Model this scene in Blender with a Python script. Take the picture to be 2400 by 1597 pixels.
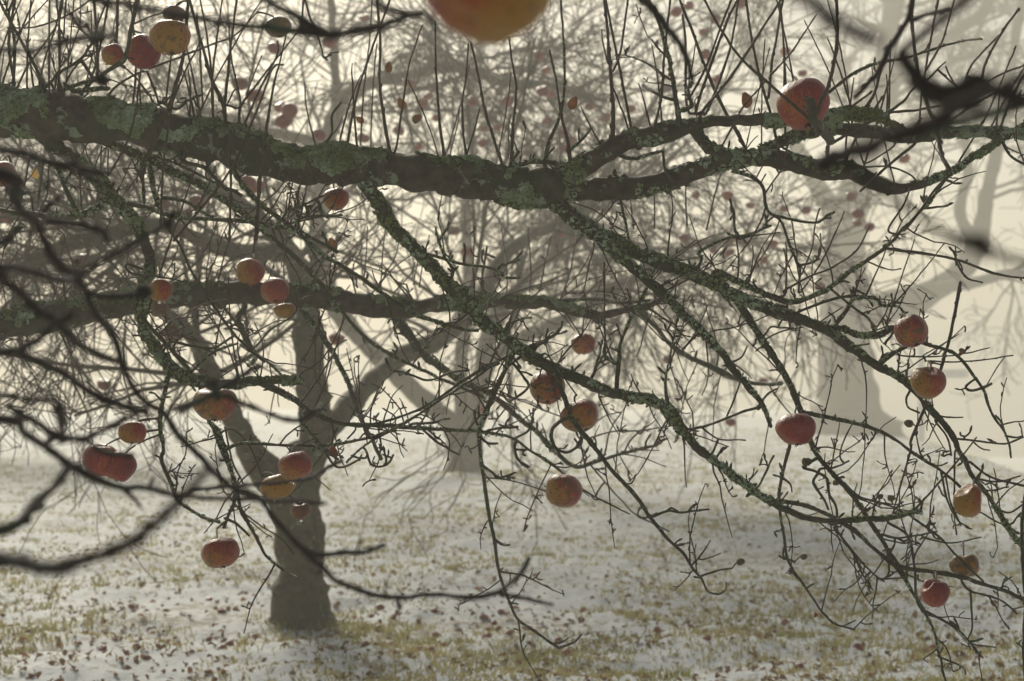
import bpy, math, random
import numpy as np
from mathutils import Vector, Matrix, Euler, noise as mnoise

for o in list(bpy.data.objects):
    bpy.data.objects.remove(o, do_unlink=True)
scene = bpy.context.scene
COL = scene.collection

# ------------------------------------------------------------------ camera
CAM_Z, FPX, CX, CY = 1.17, 4000.0, 1200.0, 798.5
cam_data = bpy.data.cameras.new('camera')
cam = bpy.data.objects.new('camera', cam_data)
COL.objects.link(cam)
cam.location = (0, 0, CAM_Z)
cam.rotation_euler = (math.pi / 2, 0, 0)
cam_data.sensor_width = 36.0
cam_data.lens = 60.0
cam_data.clip_start = 0.05
cam_data.clip_end = 2000.0
cam_data.dof.use_dof = True
cam_data.dof.focus_distance = 3.40
cam_data.dof.aperture_fstop = 6.3
cam_data.dof.aperture_blades = 7
scene.camera = cam

# ------------------------------------------------------------------ sky, sun, exposure
SUN_EL, SUN_AZ = math.radians(30), math.radians(-18)      # azimuth from +Y towards +X
world = bpy.data.worlds.new('World')
scene.world = world
world.use_nodes = True
wn = world.node_tree
sky = wn.nodes.new('ShaderNodeTexSky')
sky.sky_type = 'NISHITA'
sky.sun_disc = False
sky.sun_elevation = SUN_EL
sky.sun_rotation = SUN_AZ
sky.air_density = 1.0
sky.dust_density = 3.0
sky.ozone_density = 0.6
wn.links.new(sky.outputs[0], wn.nodes['Background'].inputs[0])
wn.nodes['Background'].inputs[1].default_value = 0.05

sun_data = bpy.data.lights.new('sun', 'SUN')
sun_data.energy = 5.0
sun_data.angle = math.radians(18)
sun_data.color = (1.0, 0.935, 0.78)
sun = bpy.data.objects.new('sun', sun_data)
COL.objects.link(sun)
sdir = Vector((math.sin(SUN_AZ) * math.cos(SUN_EL), math.cos(SUN_AZ) * math.cos(SUN_EL), math.sin(SUN_EL)))
sun.rotation_euler = sdir.to_track_quat('Z', 'Y').to_euler()
sun.location = sdir * 30

vs = scene.view_settings
vs.view_transform = 'Standard'
vs.look = 'None'
vs.gamma = 1.0
vs.use_curve_mapping = False
vs.exposure = -0.12
cy = scene.cycles
cy.use_denoising = True
cy.use_adaptive_sampling = False
cy.max_bounces = 6
cy.diffuse_bounces = 3
cy.volume_bounces = 2
cy.transparent_max_bounces = 8
HAZE_DENSITY = 0.0098

# ------------------------------------------------------------------ helpers
def unproj(px, py, d):
    return np.stack([(np.asarray(px) - CX) / FPX * d, np.asarray(d) + 0 * np.asarray(px),
                     CAM_Z - (np.asarray(py) - CY) / FPX * d], -1)

TILES = {'A': (0, 0), 'B': (800, 0), 'C': (1600, 0), 'D': (0, 530), 'E': (800, 530), 'F': (1600, 530),
         'G': (0, 1057), 'H': (800, 1057), 'I': (1600, 1057), 'J': (500, 600)}
TSC = {k: 800 / 2323 for k in TILES}
TILES.update(O=(0, 0), K=(1800, 0), L=(1800, 500), M=(0, 800), N=(0, 350), S=(0, 0))
TSC.update(O=2400 / 2356, K=600 / 2323, L=600 / 1470, M=600 / 1568, N=600 / 1882, S=1.0)

def tp(tile, x, y):
    ox, oy = TILES[tile]
    s = TSC[tile]
    return ox + x * s, oy + y * s

class MB:
    """collects tubes, discs and free faces, then links them as ONE mesh object"""
    def __init__(self):
        self.v, self.q, self.t, self.n = [], [], [], 0
    def add(self, v, quads=None, tris=None):
        v = np.asarray(v, float).reshape(-1, 3)
        if quads is not None and len(quads):
            self.q.append(np.asarray(quads, np.int64) + self.n)
        if tris is not None and len(tris):
            self.t.append(np.asarray(tris, np.int64) + self.n)
        self.v.append(v)
        self.n += len(v)
    def mesh(self, name, mat, smooth=True):
        me = bpy.data.meshes.new(name)
        V = np.concatenate(self.v)
        Q = np.concatenate(self.q) if self.q else np.zeros((0, 4), np.int64)
        T = np.concatenate(self.t) if self.t else np.zeros((0, 3), np.int64)
        me.vertices.add(len(V))
        me.vertices.foreach_set('co', V.astype(np.float32).ravel())
        me.loops.add(Q.size + T.size)
        me.loops.foreach_set('vertex_index', np.concatenate([Q.ravel(), T.ravel()]).astype(np.int32))
        me.polygons.add(len(Q) + len(T))
        me.polygons.foreach_set('loop_start', np.concatenate([np.arange(len(Q)) * 4, Q.size + np.arange(len(T)) * 3]).astype(np.int32))
        me.polygons.foreach_set('use_smooth', np.full(len(Q) + len(T), smooth))
        me.materials.append(mat)
        me.update(calc_edges=True)
        me.validate()
        return me
    def build(self, name, mat, parent=None, smooth=True, **kw):
        return link(name, self.mesh(name, mat, smooth), parent, **kw)

def link(name, data, parent=None, label=None, category=None, group=None, kind=None, loc=None):
    o = bpy.data.objects.new(name, data)
    COL.objects.link(o)
    if parent is not None:
        o.parent = parent
    if loc is not None:
        o.location = loc
    for k, v in (('label', label), ('category', category), ('group', group), ('kind', kind)):
        if v:
            o[k] = v
    return o

def smooth_noise(rng, n, step, amp):
    """1-D value noise, n samples, knots every `step` samples"""
    m = max(2, int(n / max(step, 1)) + 3)
    k = rng.standard_normal(m) * amp
    x = np.linspace(0, m - 1.001, n)
    i = x.astype(int)
    f = x - i
    f = f * f * (3 - 2 * f)
    return k[i] * (1 - f) + k[i + 1] * f

def frames(P):
    T = np.gradient(P, axis=0)
    T /= np.linalg.norm(T, axis=1, keepdims=True) + 1e-12
    N = np.empty_like(P)
    a = np.array([0, 0, 1.0]) if abs(T[0, 2]) < 0.9 else np.array([1.0, 0, 0])
    n = a - T[0] * (a @ T[0])
    n /= np.linalg.norm(n)
    for i in range(len(P)):
        n = n - T[i] * (n @ T[i])
        n /= np.linalg.norm(n) + 1e-12
        N[i] = n
    return T, N, np.cross(T, N)

def tube(mb, P, R, k=6, rng=None, rough=0.0, cap0=False, warp=None):
    n = len(P)
    T, N, B = frames(P)
    a = np.arange(k) * 2 * np.pi / k
    rr = np.repeat(R[:, None], k, 1)
    if rough and rng is not None:
        r = rng.standard_normal((n, k))
        r = (r + np.roll(r, 1, 1) + np.roll(r, 1, 0)) / 1.7
        rr = rr * (1 + rough * r)
    if warp is not None:
        rr = rr * warp(n, k)
    V = P[:, None] + rr[..., None] * (np.cos(a)[None, :, None] * N[:, None] + np.sin(a)[None, :, None] * B[:, None])
    i = np.arange(n - 1)[:, None] * k
    j = np.arange(k)[None]
    j2 = (j + 1) % k
    Q = np.stack([i + j, i + j2, i + k + j2, i + k + j], -1).reshape(-1, 4)
    tip = P[-1] + T[-1] * R[-1] * 0.8
    base = P[0] - T[0] * R[0] * 0.3
    jj = np.arange(k)
    tr = np.stack([(n - 1) * k + jj, (n - 1) * k + (jj + 1) % k, np.full(k, n * k)], -1)
    tb = np.stack([(jj + 1) % k, jj, np.full(k, n * k + 1)], -1)
    mb.add(np.concatenate([V.reshape(-1, 3), [tip, base]]), Q, np.concatenate([tr, tb]))
    return V, T, N, B

def catmull(pts, step):
    """pts (n,m); resample on roughly `step` of the first two columns"""
    pts = np.asarray(pts, float)
    if len(pts) == 2:
        pts = np.array([pts[0], (pts[0] + pts[1]) / 2, pts[1]])
    E = np.vstack([2 * pts[0] - pts[1], pts, 2 * pts[-1] - pts[-2]])
    out = []
    for i in range(1, len(E) - 2):
        p0, p1, p2, p3 = E[i - 1:i + 3]
        m = max(2, int(np.linalg.norm((p2 - p1)[:2]) / step))
        t = (np.arange(m) / m)[:, None]
        out.append(0.5 * (2 * p1 + (p2 - p0) * t + (2 * p0 - 5 * p1 + 4 * p2 - p3) * t ** 2 + (3 * p1 - p0 - 3 * p2 + p3) * t ** 3))
    out.append(E[-2][None])
    return np.vstack(out)

# ------------------------------------------------------------------ materials
def new_mat(name):
    m = bpy.data.materials.new(name)
    m.use_nodes = True
    nt = m.node_tree
    return m, nt, nt.nodes['Principled BSDF']

def nd(nt, typ, **kw):
    n = nt.nodes.new('ShaderNode' + typ)
    for k, v in kw.items():
        if k.startswith('_'):
            setattr(n, k[1:], v)
        else:
            n.inputs[k.replace('__', ' ')].default_value = v
    return n

def lk(nt, a, b):
    nt.links.new(a, b)

def ramp(nt, fac, stops):
    r = nt.nodes.new('ShaderNodeValToRGB')
    el = r.color_ramp.elements
    while len(el) < len(stops):
        el.new(0.5)
    for e, (p, c) in zip(el, stops):
        e.position = p
        e.color = (*c, 1) if len(c) == 3 else c
    lk(nt, fac, r.inputs[0])
    return r.outputs[0]

def mixc(nt, fac, a, b):
    m = nt.nodes.new('ShaderNodeMix')
    m.data_type = 'RGBA'
    for s, v in ((m.inputs[0], fac), (m.inputs[6], a), (m.inputs[7], b)):
        if hasattr(v, 'node'):
            lk(nt, v, s)
        else:
            s.default_value = v if not isinstance(v, tuple) else (*v, 1)
    return m.outputs[2]

def math_(nt, op, a, b=None, clamp=False):
    m = nt.nodes.new('ShaderNodeMath')
    m.operation = op
    m.use_clamp = clamp
    for s, v in ((m.inputs[0], a), (m.inputs[1], b)):
        if v is None:
            continue
        if hasattr(v, 'node'):
            lk(nt, v, s)
        else:
            s.default_value = v
    return m.outputs[0]

def wood(name, c0, c1, algae, cover, scale=1.0, lichen=(0.17, 0.21, 0.14), lcover=0.0, bump=0.6):
    """bark: two browns, a green film, crusts of grey-green lichen"""
    m, nt, b = new_mat(name)
    tc = nt.nodes.new('ShaderNodeTexCoord')
    co = tc.outputs['Object']
    n1 = nd(nt, 'TexNoise', Scale=60 * scale, Detail=6.0)
    lk(nt, co, n1.inputs['Vector'])
    n2 = nd(nt, 'TexNoise', Scale=9 * scale, Detail=5.0, Roughness=0.65)
    lk(nt, co, n2.inputs['Vector'])
    n3 = nd(nt, 'TexNoise', Scale=23 * scale, Detail=8.0, Roughness=0.72)
    mp = nt.nodes.new('ShaderNodeMapping')
    mp.inputs['Location'].default_value = (3.1, 7.7, 1.3)
    lk(nt, co, mp.inputs[0])
    lk(nt, mp.outputs[0], n3.inputs['Vector'])
    base = ramp(nt, n1.outputs[0], [(0.3, c0), (0.7, c1)])
    f = ramp(nt, n2.outputs[0], [(0.62 - 0.3 * cover, (0, 0, 0)), (0.72 - 0.2 * cover, (1, 1, 1))])
    base = mixc(nt, math_(nt, 'MULTIPLY', f, 0.75), base, algae)
    if lcover > 0:
        g = ramp(nt, n3.outputs[0], [(0.64 - 0.2 * lcover, (0, 0, 0)), (0.67 - 0.2 * lcover, (1, 1, 1))])
        base = mixc(nt, g, base, lichen)
    lk(nt, base, b.inputs['Base Color'])
    b.inputs['Roughness'].default_value = 0.72
    b.inputs['Specular IOR Level'].default_value = 0.35
    bp = nd(nt, 'Bump', Strength=bump, Distance=0.004)
    lk(nt, n1.outputs[0], bp.inputs['Height'])
    bp2 = nd(nt, 'Bump', Strength=bump, Distance=0.01)
    lk(nt, n3.outputs[0], bp2.inputs['Height'])
    lk(nt, bp.outputs[0], bp2.inputs['Normal'])
    lk(nt, bp2.outputs[0], b.inputs['Normal'])
    return m

M = {}
M['limb'] = wood('limb_bark', (0.010, 0.007, 0.005), (0.085, 0.060, 0.036), (0.036, 0.042, 0.014), 0.55, 0.7, lcover=0.3)
M['branch'] = wood('branch_bark', (0.020, 0.015, 0.010), (0.068, 0.052, 0.034), (0.045, 0.056, 0.022), 0.8, 1.6, lcover=0.25)
M['shoot'] = wood('shoot_bark', (0.030, 0.020, 0.013), (0.078, 0.055, 0.036), (0.058, 0.053, 0.028), 0.3, 2.0)
M['near'] = wood('near_bark', (0.014, 0.009, 0.007), (0.034, 0.022, 0.017), (0.030, 0.070, 0.036), 0.2, 1.5)
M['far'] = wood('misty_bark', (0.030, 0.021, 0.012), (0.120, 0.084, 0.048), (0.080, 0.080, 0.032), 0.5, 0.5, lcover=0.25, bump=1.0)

def mat_lichen():
    m, nt, b = new_mat('lichen')
    tc = nt.nodes.new('ShaderNodeTexCoord')
    n = nd(nt, 'TexNoise', Scale=14.0, Detail=4.0)
    lk(nt, tc.outputs['Object'], n.inputs['Vector'])
    n2 = nd(nt, 'TexNoise', Scale=220.0, Detail=3.0)
    lk(nt, tc.outputs['Object'], n2.inputs['Vector'])
    c = ramp(nt, n.outputs[0], [(0.30, (0.150, 0.180, 0.045)), (0.46, (0.220, 0.280, 0.135)), (0.62, (0.360, 0.450, 0.310))])
    c2 = ramp(nt, n2.outputs[0], [(0.25, (0.55, 0.55, 0.55)), (0.75, (1.2, 1.2, 1.2))])
    mm = nt.nodes.new('ShaderNodeMix')
    mm.data_type = 'RGBA'
    mm.blend_type = 'MULTIPLY'
    mm.inputs[0].default_value = 1
    lk(nt, c, mm.inputs[6])
    lk(nt, c2, mm.inputs[7])
    lk(nt, mm.outputs[2], b.inputs['Base Color'])
    b.inputs['Roughness'].default_value = 0.9
    b.inputs['Specular IOR Level'].default_value = 0.15
    return m
M['lichen'] = mat_lichen()

def mat_apple():
    """yellow-brown skin, red flush on the sunny side, streaks, scab spots, wet gloss; object colour r = redness, g = rot"""
    m, nt, b = new_mat('apple_skin')
    tc = nt.nodes.new('ShaderNodeTexCoord')
    oi = nt.nodes.new('ShaderNodeObjectInfo')
    sep = nt.nodes.new('ShaderNodeSeparateColor')
    lk(nt, oi.outputs['Color'], sep.inputs[0])
    off = nt.nodes.new('ShaderNodeVectorMath')
    off.operation = 'ADD'
    lk(nt, tc.outputs['Object'], off.inputs[0])
    rnd = math_(nt, 'MULTIPLY', sep.outputs[2], 37.0)
    cmb = nt.nodes.new('ShaderNodeCombineXYZ')
    for s in cmb.inputs:
        lk(nt, rnd, s)
    lk(nt, cmb.outputs[0], off.inputs[1])
    co = off.outputs[0]
    sx = nt.nodes.new('ShaderNodeSeparateXYZ')
    lk(nt, tc.outputs['Object'], sx.inputs[0])
    mp = nt.nodes.new('ShaderNodeMapping')
    mp.inputs['Scale'].default_value = (13, 13, 1.1)
    lk(nt, co, mp.inputs[0])
    st = nd(nt, 'TexNoise', Scale=1.6, Detail=4.0, Roughness=0.6)
    lk(nt, mp.outputs[0], st.inputs['Vector'])
    n1 = nd(nt, 'TexNoise', Scale=1.7, Detail=4.0)
    lk(nt, co, n1.inputs['Vector'])
    red = math_(nt, 'ADD', math_(nt, 'MULTIPLY', sx.outputs[0], 0.34), math_(nt, 'MULTIPLY', sx.outputs[2], 0.26))
    red = math_(nt, 'ADD', red, math_(nt, 'MULTIPLY', math_(nt, 'SUBTRACT', n1.outputs[0], 0.5), 0.7))
    red = math_(nt, 'ADD', red, math_(nt, 'MULTIPLY', math_(nt, 'SUBTRACT', st.outputs[0], 0.5), 1.5))
    red = math_(nt, 'ADD', red, sep.outputs[0], clamp=True)
    c = ramp(nt, red, [(0.0, (0.310, 0.155, 0.014)), (0.18, (0.315, 0.080, 0.014)), (0.34, (0.290, 0.028, 0.018)), (0.72, (0.185, 0.011, 0.018))])
    fine = nd(nt, 'TexNoise', Scale=24.0, Detail=3.0)
    lk(nt, co, fine.inputs['Vector'])
    c = mixc(nt, ramp(nt, fine.outputs[0], [(0.58, (0, 0, 0)), (0.72, (0.55, 0.55, 0.55))]), c, (0.29, 0.13, 0.045))
    vo = nd(nt, 'TexVoronoi', Scale=3.4, Randomness=1.0)
    lk(nt, co, vo.inputs['Vector'])
    spot = ramp(nt, math_(nt, 'ADD', vo.outputs['Distance'], math_(nt, 'MULTIPLY', math_(nt, 'SUBTRACT', fine.outputs[0], 0.5), 0.16)),
                [(0.13, (1, 1, 1)), (0.23, (0, 0, 0))])
    c = mixc(nt, math_(nt, 'MULTIPLY', spot, 0.85), c, (0.030, 0.022, 0.014))
    n2 = nd(nt, 'TexNoise', Scale=2.3, Detail=5.0, Roughness=0.65)
    lk(nt, co, n2.inputs['Vector'])
    rot = math_(nt, 'ADD', n2.outputs[0], math_(nt, 'MULTIPLY', sep.outputs[1], 0.45))
    c = mixc(nt, ramp(nt, rot, [(0.61, (0, 0, 0)), (0.70, (0.85, 0.85, 0.85))]), c, (0.115, 0.062, 0.030))
    lk(nt, c, b.inputs['Base Color'])
    b.inputs['Roughness'].default_value = 0.36
    b.inputs['Specular IOR Level'].default_value = 0.25
    b.inputs['Coat Weight'].default_value = 0.2
    b.inputs['Coat Roughness'].default_value = 0.12
    b.inputs['Subsurface Weight'].default_value = 0.06
    b.inputs['Subsurface Radius'].default_value = (1.0, 0.35, 0.12)
    b.inputs['Subsurface Scale'].default_value = 0.012
    drop = nd(nt, 'TexVoronoi', Scale=16.0, Randomness=1.0)
    lk(nt, co, drop.inputs['Vector'])
    bp = nd(nt, 'Bump', Strength=0.35, Distance=0.06)
    lk(nt, ramp(nt, drop.outputs['Distance'], [(0.08, (1, 1, 1)), (0.26, (0, 0, 0))]), bp.inputs['Height'])
    bp2 = nd(nt, 'Bump', Strength=0.3, Distance=0.08)
    lk(nt, n2.outputs[0], bp2.inputs['Height'])
    lk(nt, bp.outputs[0], bp2.inputs['Normal'])
    lk(nt, bp2.outputs[0], b.inputs['Normal'])
    return m
M['apple'] = mat_apple()

def plain(name, c0, c1, scale=20, rough=0.8, trans=0.0):
    m, nt, b = new_mat(name)
    tc = nt.nodes.new('ShaderNodeTexCoord')
    n = nd(nt, 'TexNoise', Scale=scale, Detail=5.0)
    lk(nt, tc.outputs['Object'], n.inputs['Vector'])
    lk(nt, ramp(nt, n.outputs[0], [(0.3, c0), (0.7, c1)]), b.inputs['Base Color'])
    b.inputs['Roughness'].default_value = rough
    b.inputs['Specular IOR Level'].default_value = 0.3
    if trans:
        t = nt.nodes.new('ShaderNodeBsdfTranslucent')
        lk(nt, b.inputs['Base Color'].links[0].from_socket, t.inputs[0])
        mx = nt.nodes.new('ShaderNodeMixShader')
        mx.inputs[0].default_value = trans
        lk(nt, b.outputs[0], mx.inputs[1])
        lk(nt, t.outputs[0], mx.inputs[2])
        lk(nt, mx.outputs[0], nt.nodes['Material Output'].inputs['Surface'])
    return m
M['stalk'] = plain('dark_stalk', (0.03, 0.022, 0.015), (0.07, 0.05, 0.03), 200)
M['fruitlet'] = plain('dried_fruitlet', (0.06, 0.045, 0.03), (0.14, 0.12, 0.05), 60)
M['leaf'] = plain('brown_leaf', (0.07, 0.030, 0.015), (0.18, 0.075, 0.03), 40, trans=0.3)
M['yellow_leaf'] = plain('yellow_leaf', (0.26, 0.17, 0.04), (0.36, 0.22, 0.06), 40, trans=0.5)
M['litter'] = plain('leaf_litter', (0.090, 0.042, 0.020), (0.270, 0.140, 0.065), 9.0, trans=0.4)
M['grass'] = plain('winter_grass', (0.190, 0.195, 0.055), (0.440, 0.370, 0.170), 2.2, trans=0.5)
M['post'] = plain('weathered_post', (0.32, 0.34, 0.36), (0.45, 0.46, 0.47), 6)
m, nt, b = new_mat('water')
b.inputs['Base Color'].default_value = (1, 1, 1, 1)
b.inputs['Roughness'].default_value = 0.02
b.inputs['IOR'].default_value = 1.33
b.inputs['Transmission Weight'].default_value = 1.0
M['water'] = m

def mat_snow():
    m, nt, b = new_mat('thin_snow')
    tc = nt.nodes.new('ShaderNodeTexCoord')
    co = tc.outputs['Object']
    n1 = nd(nt, 'TexNoise', Scale=0.45, Detail=3.0)
    n2 = nd(nt, 'TexNoise', Scale=6.0, Detail=7.0, Roughness=0.75)
    n3 = nd(nt, 'TexNoise', Scale=38.0, Detail=4.0)
    n4 = nd(nt, 'TexNoise', Scale=17.0, Detail=5.0, Roughness=0.7)
    for n in (n1, n2, n3, n4):
        lk(nt, co, n.inputs['Vector'])
    thin = math_(nt, 'ADD', math_(nt, 'MULTIPLY', n1.outputs[0], 0.45), math_(nt, 'MULTIPLY', n2.outputs[0], 0.65))
    thin = math_(nt, 'ADD', thin, math_(nt, 'MULTIPLY', n4.outputs[0], 0.85))
    thin = math_(nt, 'SUBTRACT', thin, 0.06)
    f = ramp(nt, thin, [(0.96, (0, 0, 0)), (1.0, (0.75, 0.75, 0.75))])
    turf = ramp(nt, n3.outputs[0], [(0.35, (0.13, 0.110, 0.050)), (0.65, (0.38, 0.320, 0.180))])
    snow = ramp(nt, n3.outputs[0], [(0.3, (0.57, 0.60, 0.62)), (0.7, (0.67, 0.70, 0.715))])
    lk(nt, mixc(nt, f, snow, turf), b.inputs['Base Color'])
    b.inputs['Roughness'].default_value = 0.75
    b.inputs['Specular IOR Level'].default_value = 0.25
    bp = nd(nt, 'Bump', Strength=0.6, Distance=0.03)
    lk(nt, n2.outputs[0], bp.inputs['Height'])
    bp2 = nd(nt, 'Bump', Strength=0.4, Distance=0.008)
    lk(nt, n3.outputs[0], bp2.inputs['Height'])
    lk(nt, bp.outputs[0], bp2.inputs['Normal'])
    lk(nt, bp2.outputs[0], b.inputs['Normal'])
    return m
M['snow'] = mat_snow()

# ------------------------------------------------------------------ ground
_LAT = np.random.default_rng(1234).uniform(-1, 1, (32, 32, 32))
def vnoise(P):
    """lattice value noise in [-1, 1], vectorised"""
    P = np.asarray(P)
    I = np.floor(P).astype(int)
    F = P - I
    F = F * F * (3 - 2 * F)
    out = 0
    for dx in (0, 1):
        for dy in (0, 1):
            for dz in (0, 1):
                w = (F[:, 0] if dx else 1 - F[:, 0]) * (F[:, 1] if dy else 1 - F[:, 1]) * (F[:, 2] if dz else 1 - F[:, 2])
                out = out + w * _LAT[(I[:, 0] + dx) % 32, (I[:, 1] + dy) % 32, (I[:, 2] + dz) % 32]
    return out

_LATL = _LAT.tolist()
def vnoise1(x, y, z):
    i, j, k = math.floor(x), math.floor(y), math.floor(z)
    fx, fy, fz = x - i, y - j, z - k
    fx, fy, fz = fx * fx * (3 - 2 * fx), fy * fy * (3 - 2 * fy), fz * fz * (3 - 2 * fz)
    out = 0.0
    for dx, wx in ((0, 1 - fx), (1, fx)):
        A = _LATL[(i + dx) % 32]
        for dy, wy in ((0, 1 - fy), (1, fy)):
            B = A[(j + dy) % 32]
            out += wx * wy * (B[k % 32] * (1 - fz) + B[(k + 1) % 32] * fz)
    return out

def ground_base(x, y):
    z = 0.012 * np.sin(x * 2.1 + 0.7 * y) + 0.012 * np.sin(1.3 * y - 0.9 * x + 1.0) + 0.03 * np.sin(0.31 * x + 0.5) * np.sin(0.27 * y)
    # the meadow falls away on the right beside the big tree
    e = np.clip((x - 7.4 - 0.154 * (y - 25)) / 5.0, 0, 1) * np.clip((y - 17) / 8.0, 0, 1)
    return z - 4.2 * e * e * (3 - 2 * e) + 0.03 - 0.033 * y      # and the orchard slopes gently away

def ground_z(x, y):
    if np.ndim(x) == 0:
        x, y = float(x), float(y)
        r = (0.030 * vnoise1(x * 2.1, y * 2.1, 6.93) + 0.020 * vnoise1(x * 5.3 + 11, y * 5.3 + 11, 28.49) + 0.009 * vnoise1(x * 13 + 5, y * 13 + 5, 47.9))
        return float(ground_base(x, y)) + r
    q = np.stack([x.ravel(), y.ravel(), 0 * x.ravel() + 3.3], -1)
    return ground_base(x, y) + (0.030 * vnoise(q * 2.1) + 0.020 * vnoise(q * 5.3 + 11) + 0.009 * vnoise(q * 13.0 + 5)).reshape(x.shape)

def build_ground():
    ys = np.concatenate([np.linspace(-30, 3, 14), np.geomspace(3.4, 80, 350), np.linspace(82, 150, 30)])
    xs = np.concatenate([-np.geomspace(90, 6.2, 24), np.linspace(-6, 6, 321), np.geomspace(6.1, 90, 70)])
    X, Y = np.meshgrid(xs, ys)
    rg = np.random.default_rng(5)
    Z = ground_z(X, Y) + rg.standard_normal(X.shape) * 0.006 * ((Y > 4) & (Y < 14))
    n, k = X.shape
    i = np.arange(n - 1)[:, None] * k
    j = np.arange(k - 1)[None]
    Q = np.stack([i + j, i + j + 1, i + k + j + 1, i + k + j], -1).reshape(-1, 4)
    mb = MB()
    mb.add(np.stack([X, Y, Z], -1).reshape(-1, 3), Q)
    mb.build('snowy_ground', M['snow'], kind='structure')
build_ground()

def ground_hit(px, py):
    """where the view ray through a pixel meets the ground"""
    d = 4560.0 / max(py - 930.0, 40.0)
    for _ in range(8):
        x = (px - CX) / FPX * d
        s = 0.012 * math.sin(x * 2.1 + 0.7 * d) + 0.012 * math.sin(1.3 * d - 0.9 * x + 1.0) + 0.03 * math.sin(0.31 * x + 0.5) * math.sin(0.27 * d)
        e = min(max((x - 7.4 - 0.154 * (d - 25)) / 5.0, 0), 1) * min(max((d - 17) / 8.0, 0), 1)
        g = s - 4.2 * e * e * (3 - 2 * e) + 0.03 - 0.033 * d
        d += ((CAM_Z - g) * FPX / max(py - CY, 1) - d) * 0.6
        d = min(max(d, 3.0), 120.0)
    return (px - CX) / FPX * d, d

# ------------------------------------------------------------------ traced apple tree (in focus)
def unit(v):
    return v / (np.linalg.norm(v, axis=-1, keepdims=True) + 1e-9)

def lobe_cloud(mb, rng, V, T, count, size, mask_scale, thr, upbias):
    """small curled lichen lobes on a tube surface V (n,k,3), gathered in patches"""
    n, k = V.shape[:2]
    if count < 1:
        return 0
    C = V.mean(1)
    m = count * 4
    i, j = rng.integers(0, n - 1, m), rng.integers(0, k, m)
    p = V[i, j] + (V[i + 1, j] - V[i, j]) * rng.random((m, 1)) + (V[i, (j + 1) % k] - V[i, j]) * rng.random((m, 1))
    nm = unit(p - C[i])
    f = 0.9 * vnoise(p * mask_scale) + upbias * nm[:, 2] + 0.35 * vnoise(p * mask_scale * 3.1 + 7)
    ok = np.nonzero(f > thr)[0][:count]
    p, nm = p[ok], nm[ok]
    c_ = len(p)
    if not c_:
        return 0
    ax = unit(nm + 0.6 * unit(rng.standard_normal((c_, 3))))
    u = unit(np.cross(ax, rng.standard_normal((c_, 3))))
    w = np.cross(ax, u)
    s = size * (0.45 + 0.95 * rng.random((c_, 1)))
    a = np.arange(5) * 2 * np.pi / 5
    rad = s * (0.6 + 0.6 * rng.random((c_, 5)))
    c = p + nm * s * 0.02
    ring = c[:, None] + rad[..., None] * (np.cos(a)[None, :, None] * u[:, None] + np.sin(a)[None, :, None] * w[:, None]) + (ax * s * 0.28)[:, None]
    vs_ = np.concatenate([c[:, None], ring], 1).reshape(-1, 3)
    q = np.arange(5)
    tri = np.stack([np.zeros(5, int), 1 + q, 1 + (q + 1) % 5], -1)
    mb.add(vs_, None, (np.arange(c_)[:, None, None] * 6 + tri[None]).reshape(-1, 3))
    return c_

def spur(mb, rng, p, dirv, length, r, depth=0):
    n = 5
    P = [p]
    d = dirv / np.linalg.norm(dirv)
    for i in range(n - 1):
        d = d + rng.standard_normal(3) * 0.35 + np.array([0, 0, 0.10])
        d /= np.linalg.norm(d)
        P.append(P[-1] + d * length / (n - 1))
    P = np.array(P)
    R = r * np.array([1.15, 0.95, 1.0, 0.8, 1.05])
    tube(mb, P, R, 5, rng, 0.10)
    tube(mb, np.array([P[-1], P[-1] + d * r * 2.0, P[-1] + d * r * 3.8]), np.array([r * 1.15, r * 1.0, r * 0.3]), 5)
    if depth == 0 and rng.random() < 0.5:
        q = rng.integers(1, n - 1)
        dd = d + rng.standard_normal(3) * 0.9
        spur(mb, rng, P[q], dd, length * 0.55, r * 0.85, 1)

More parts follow.
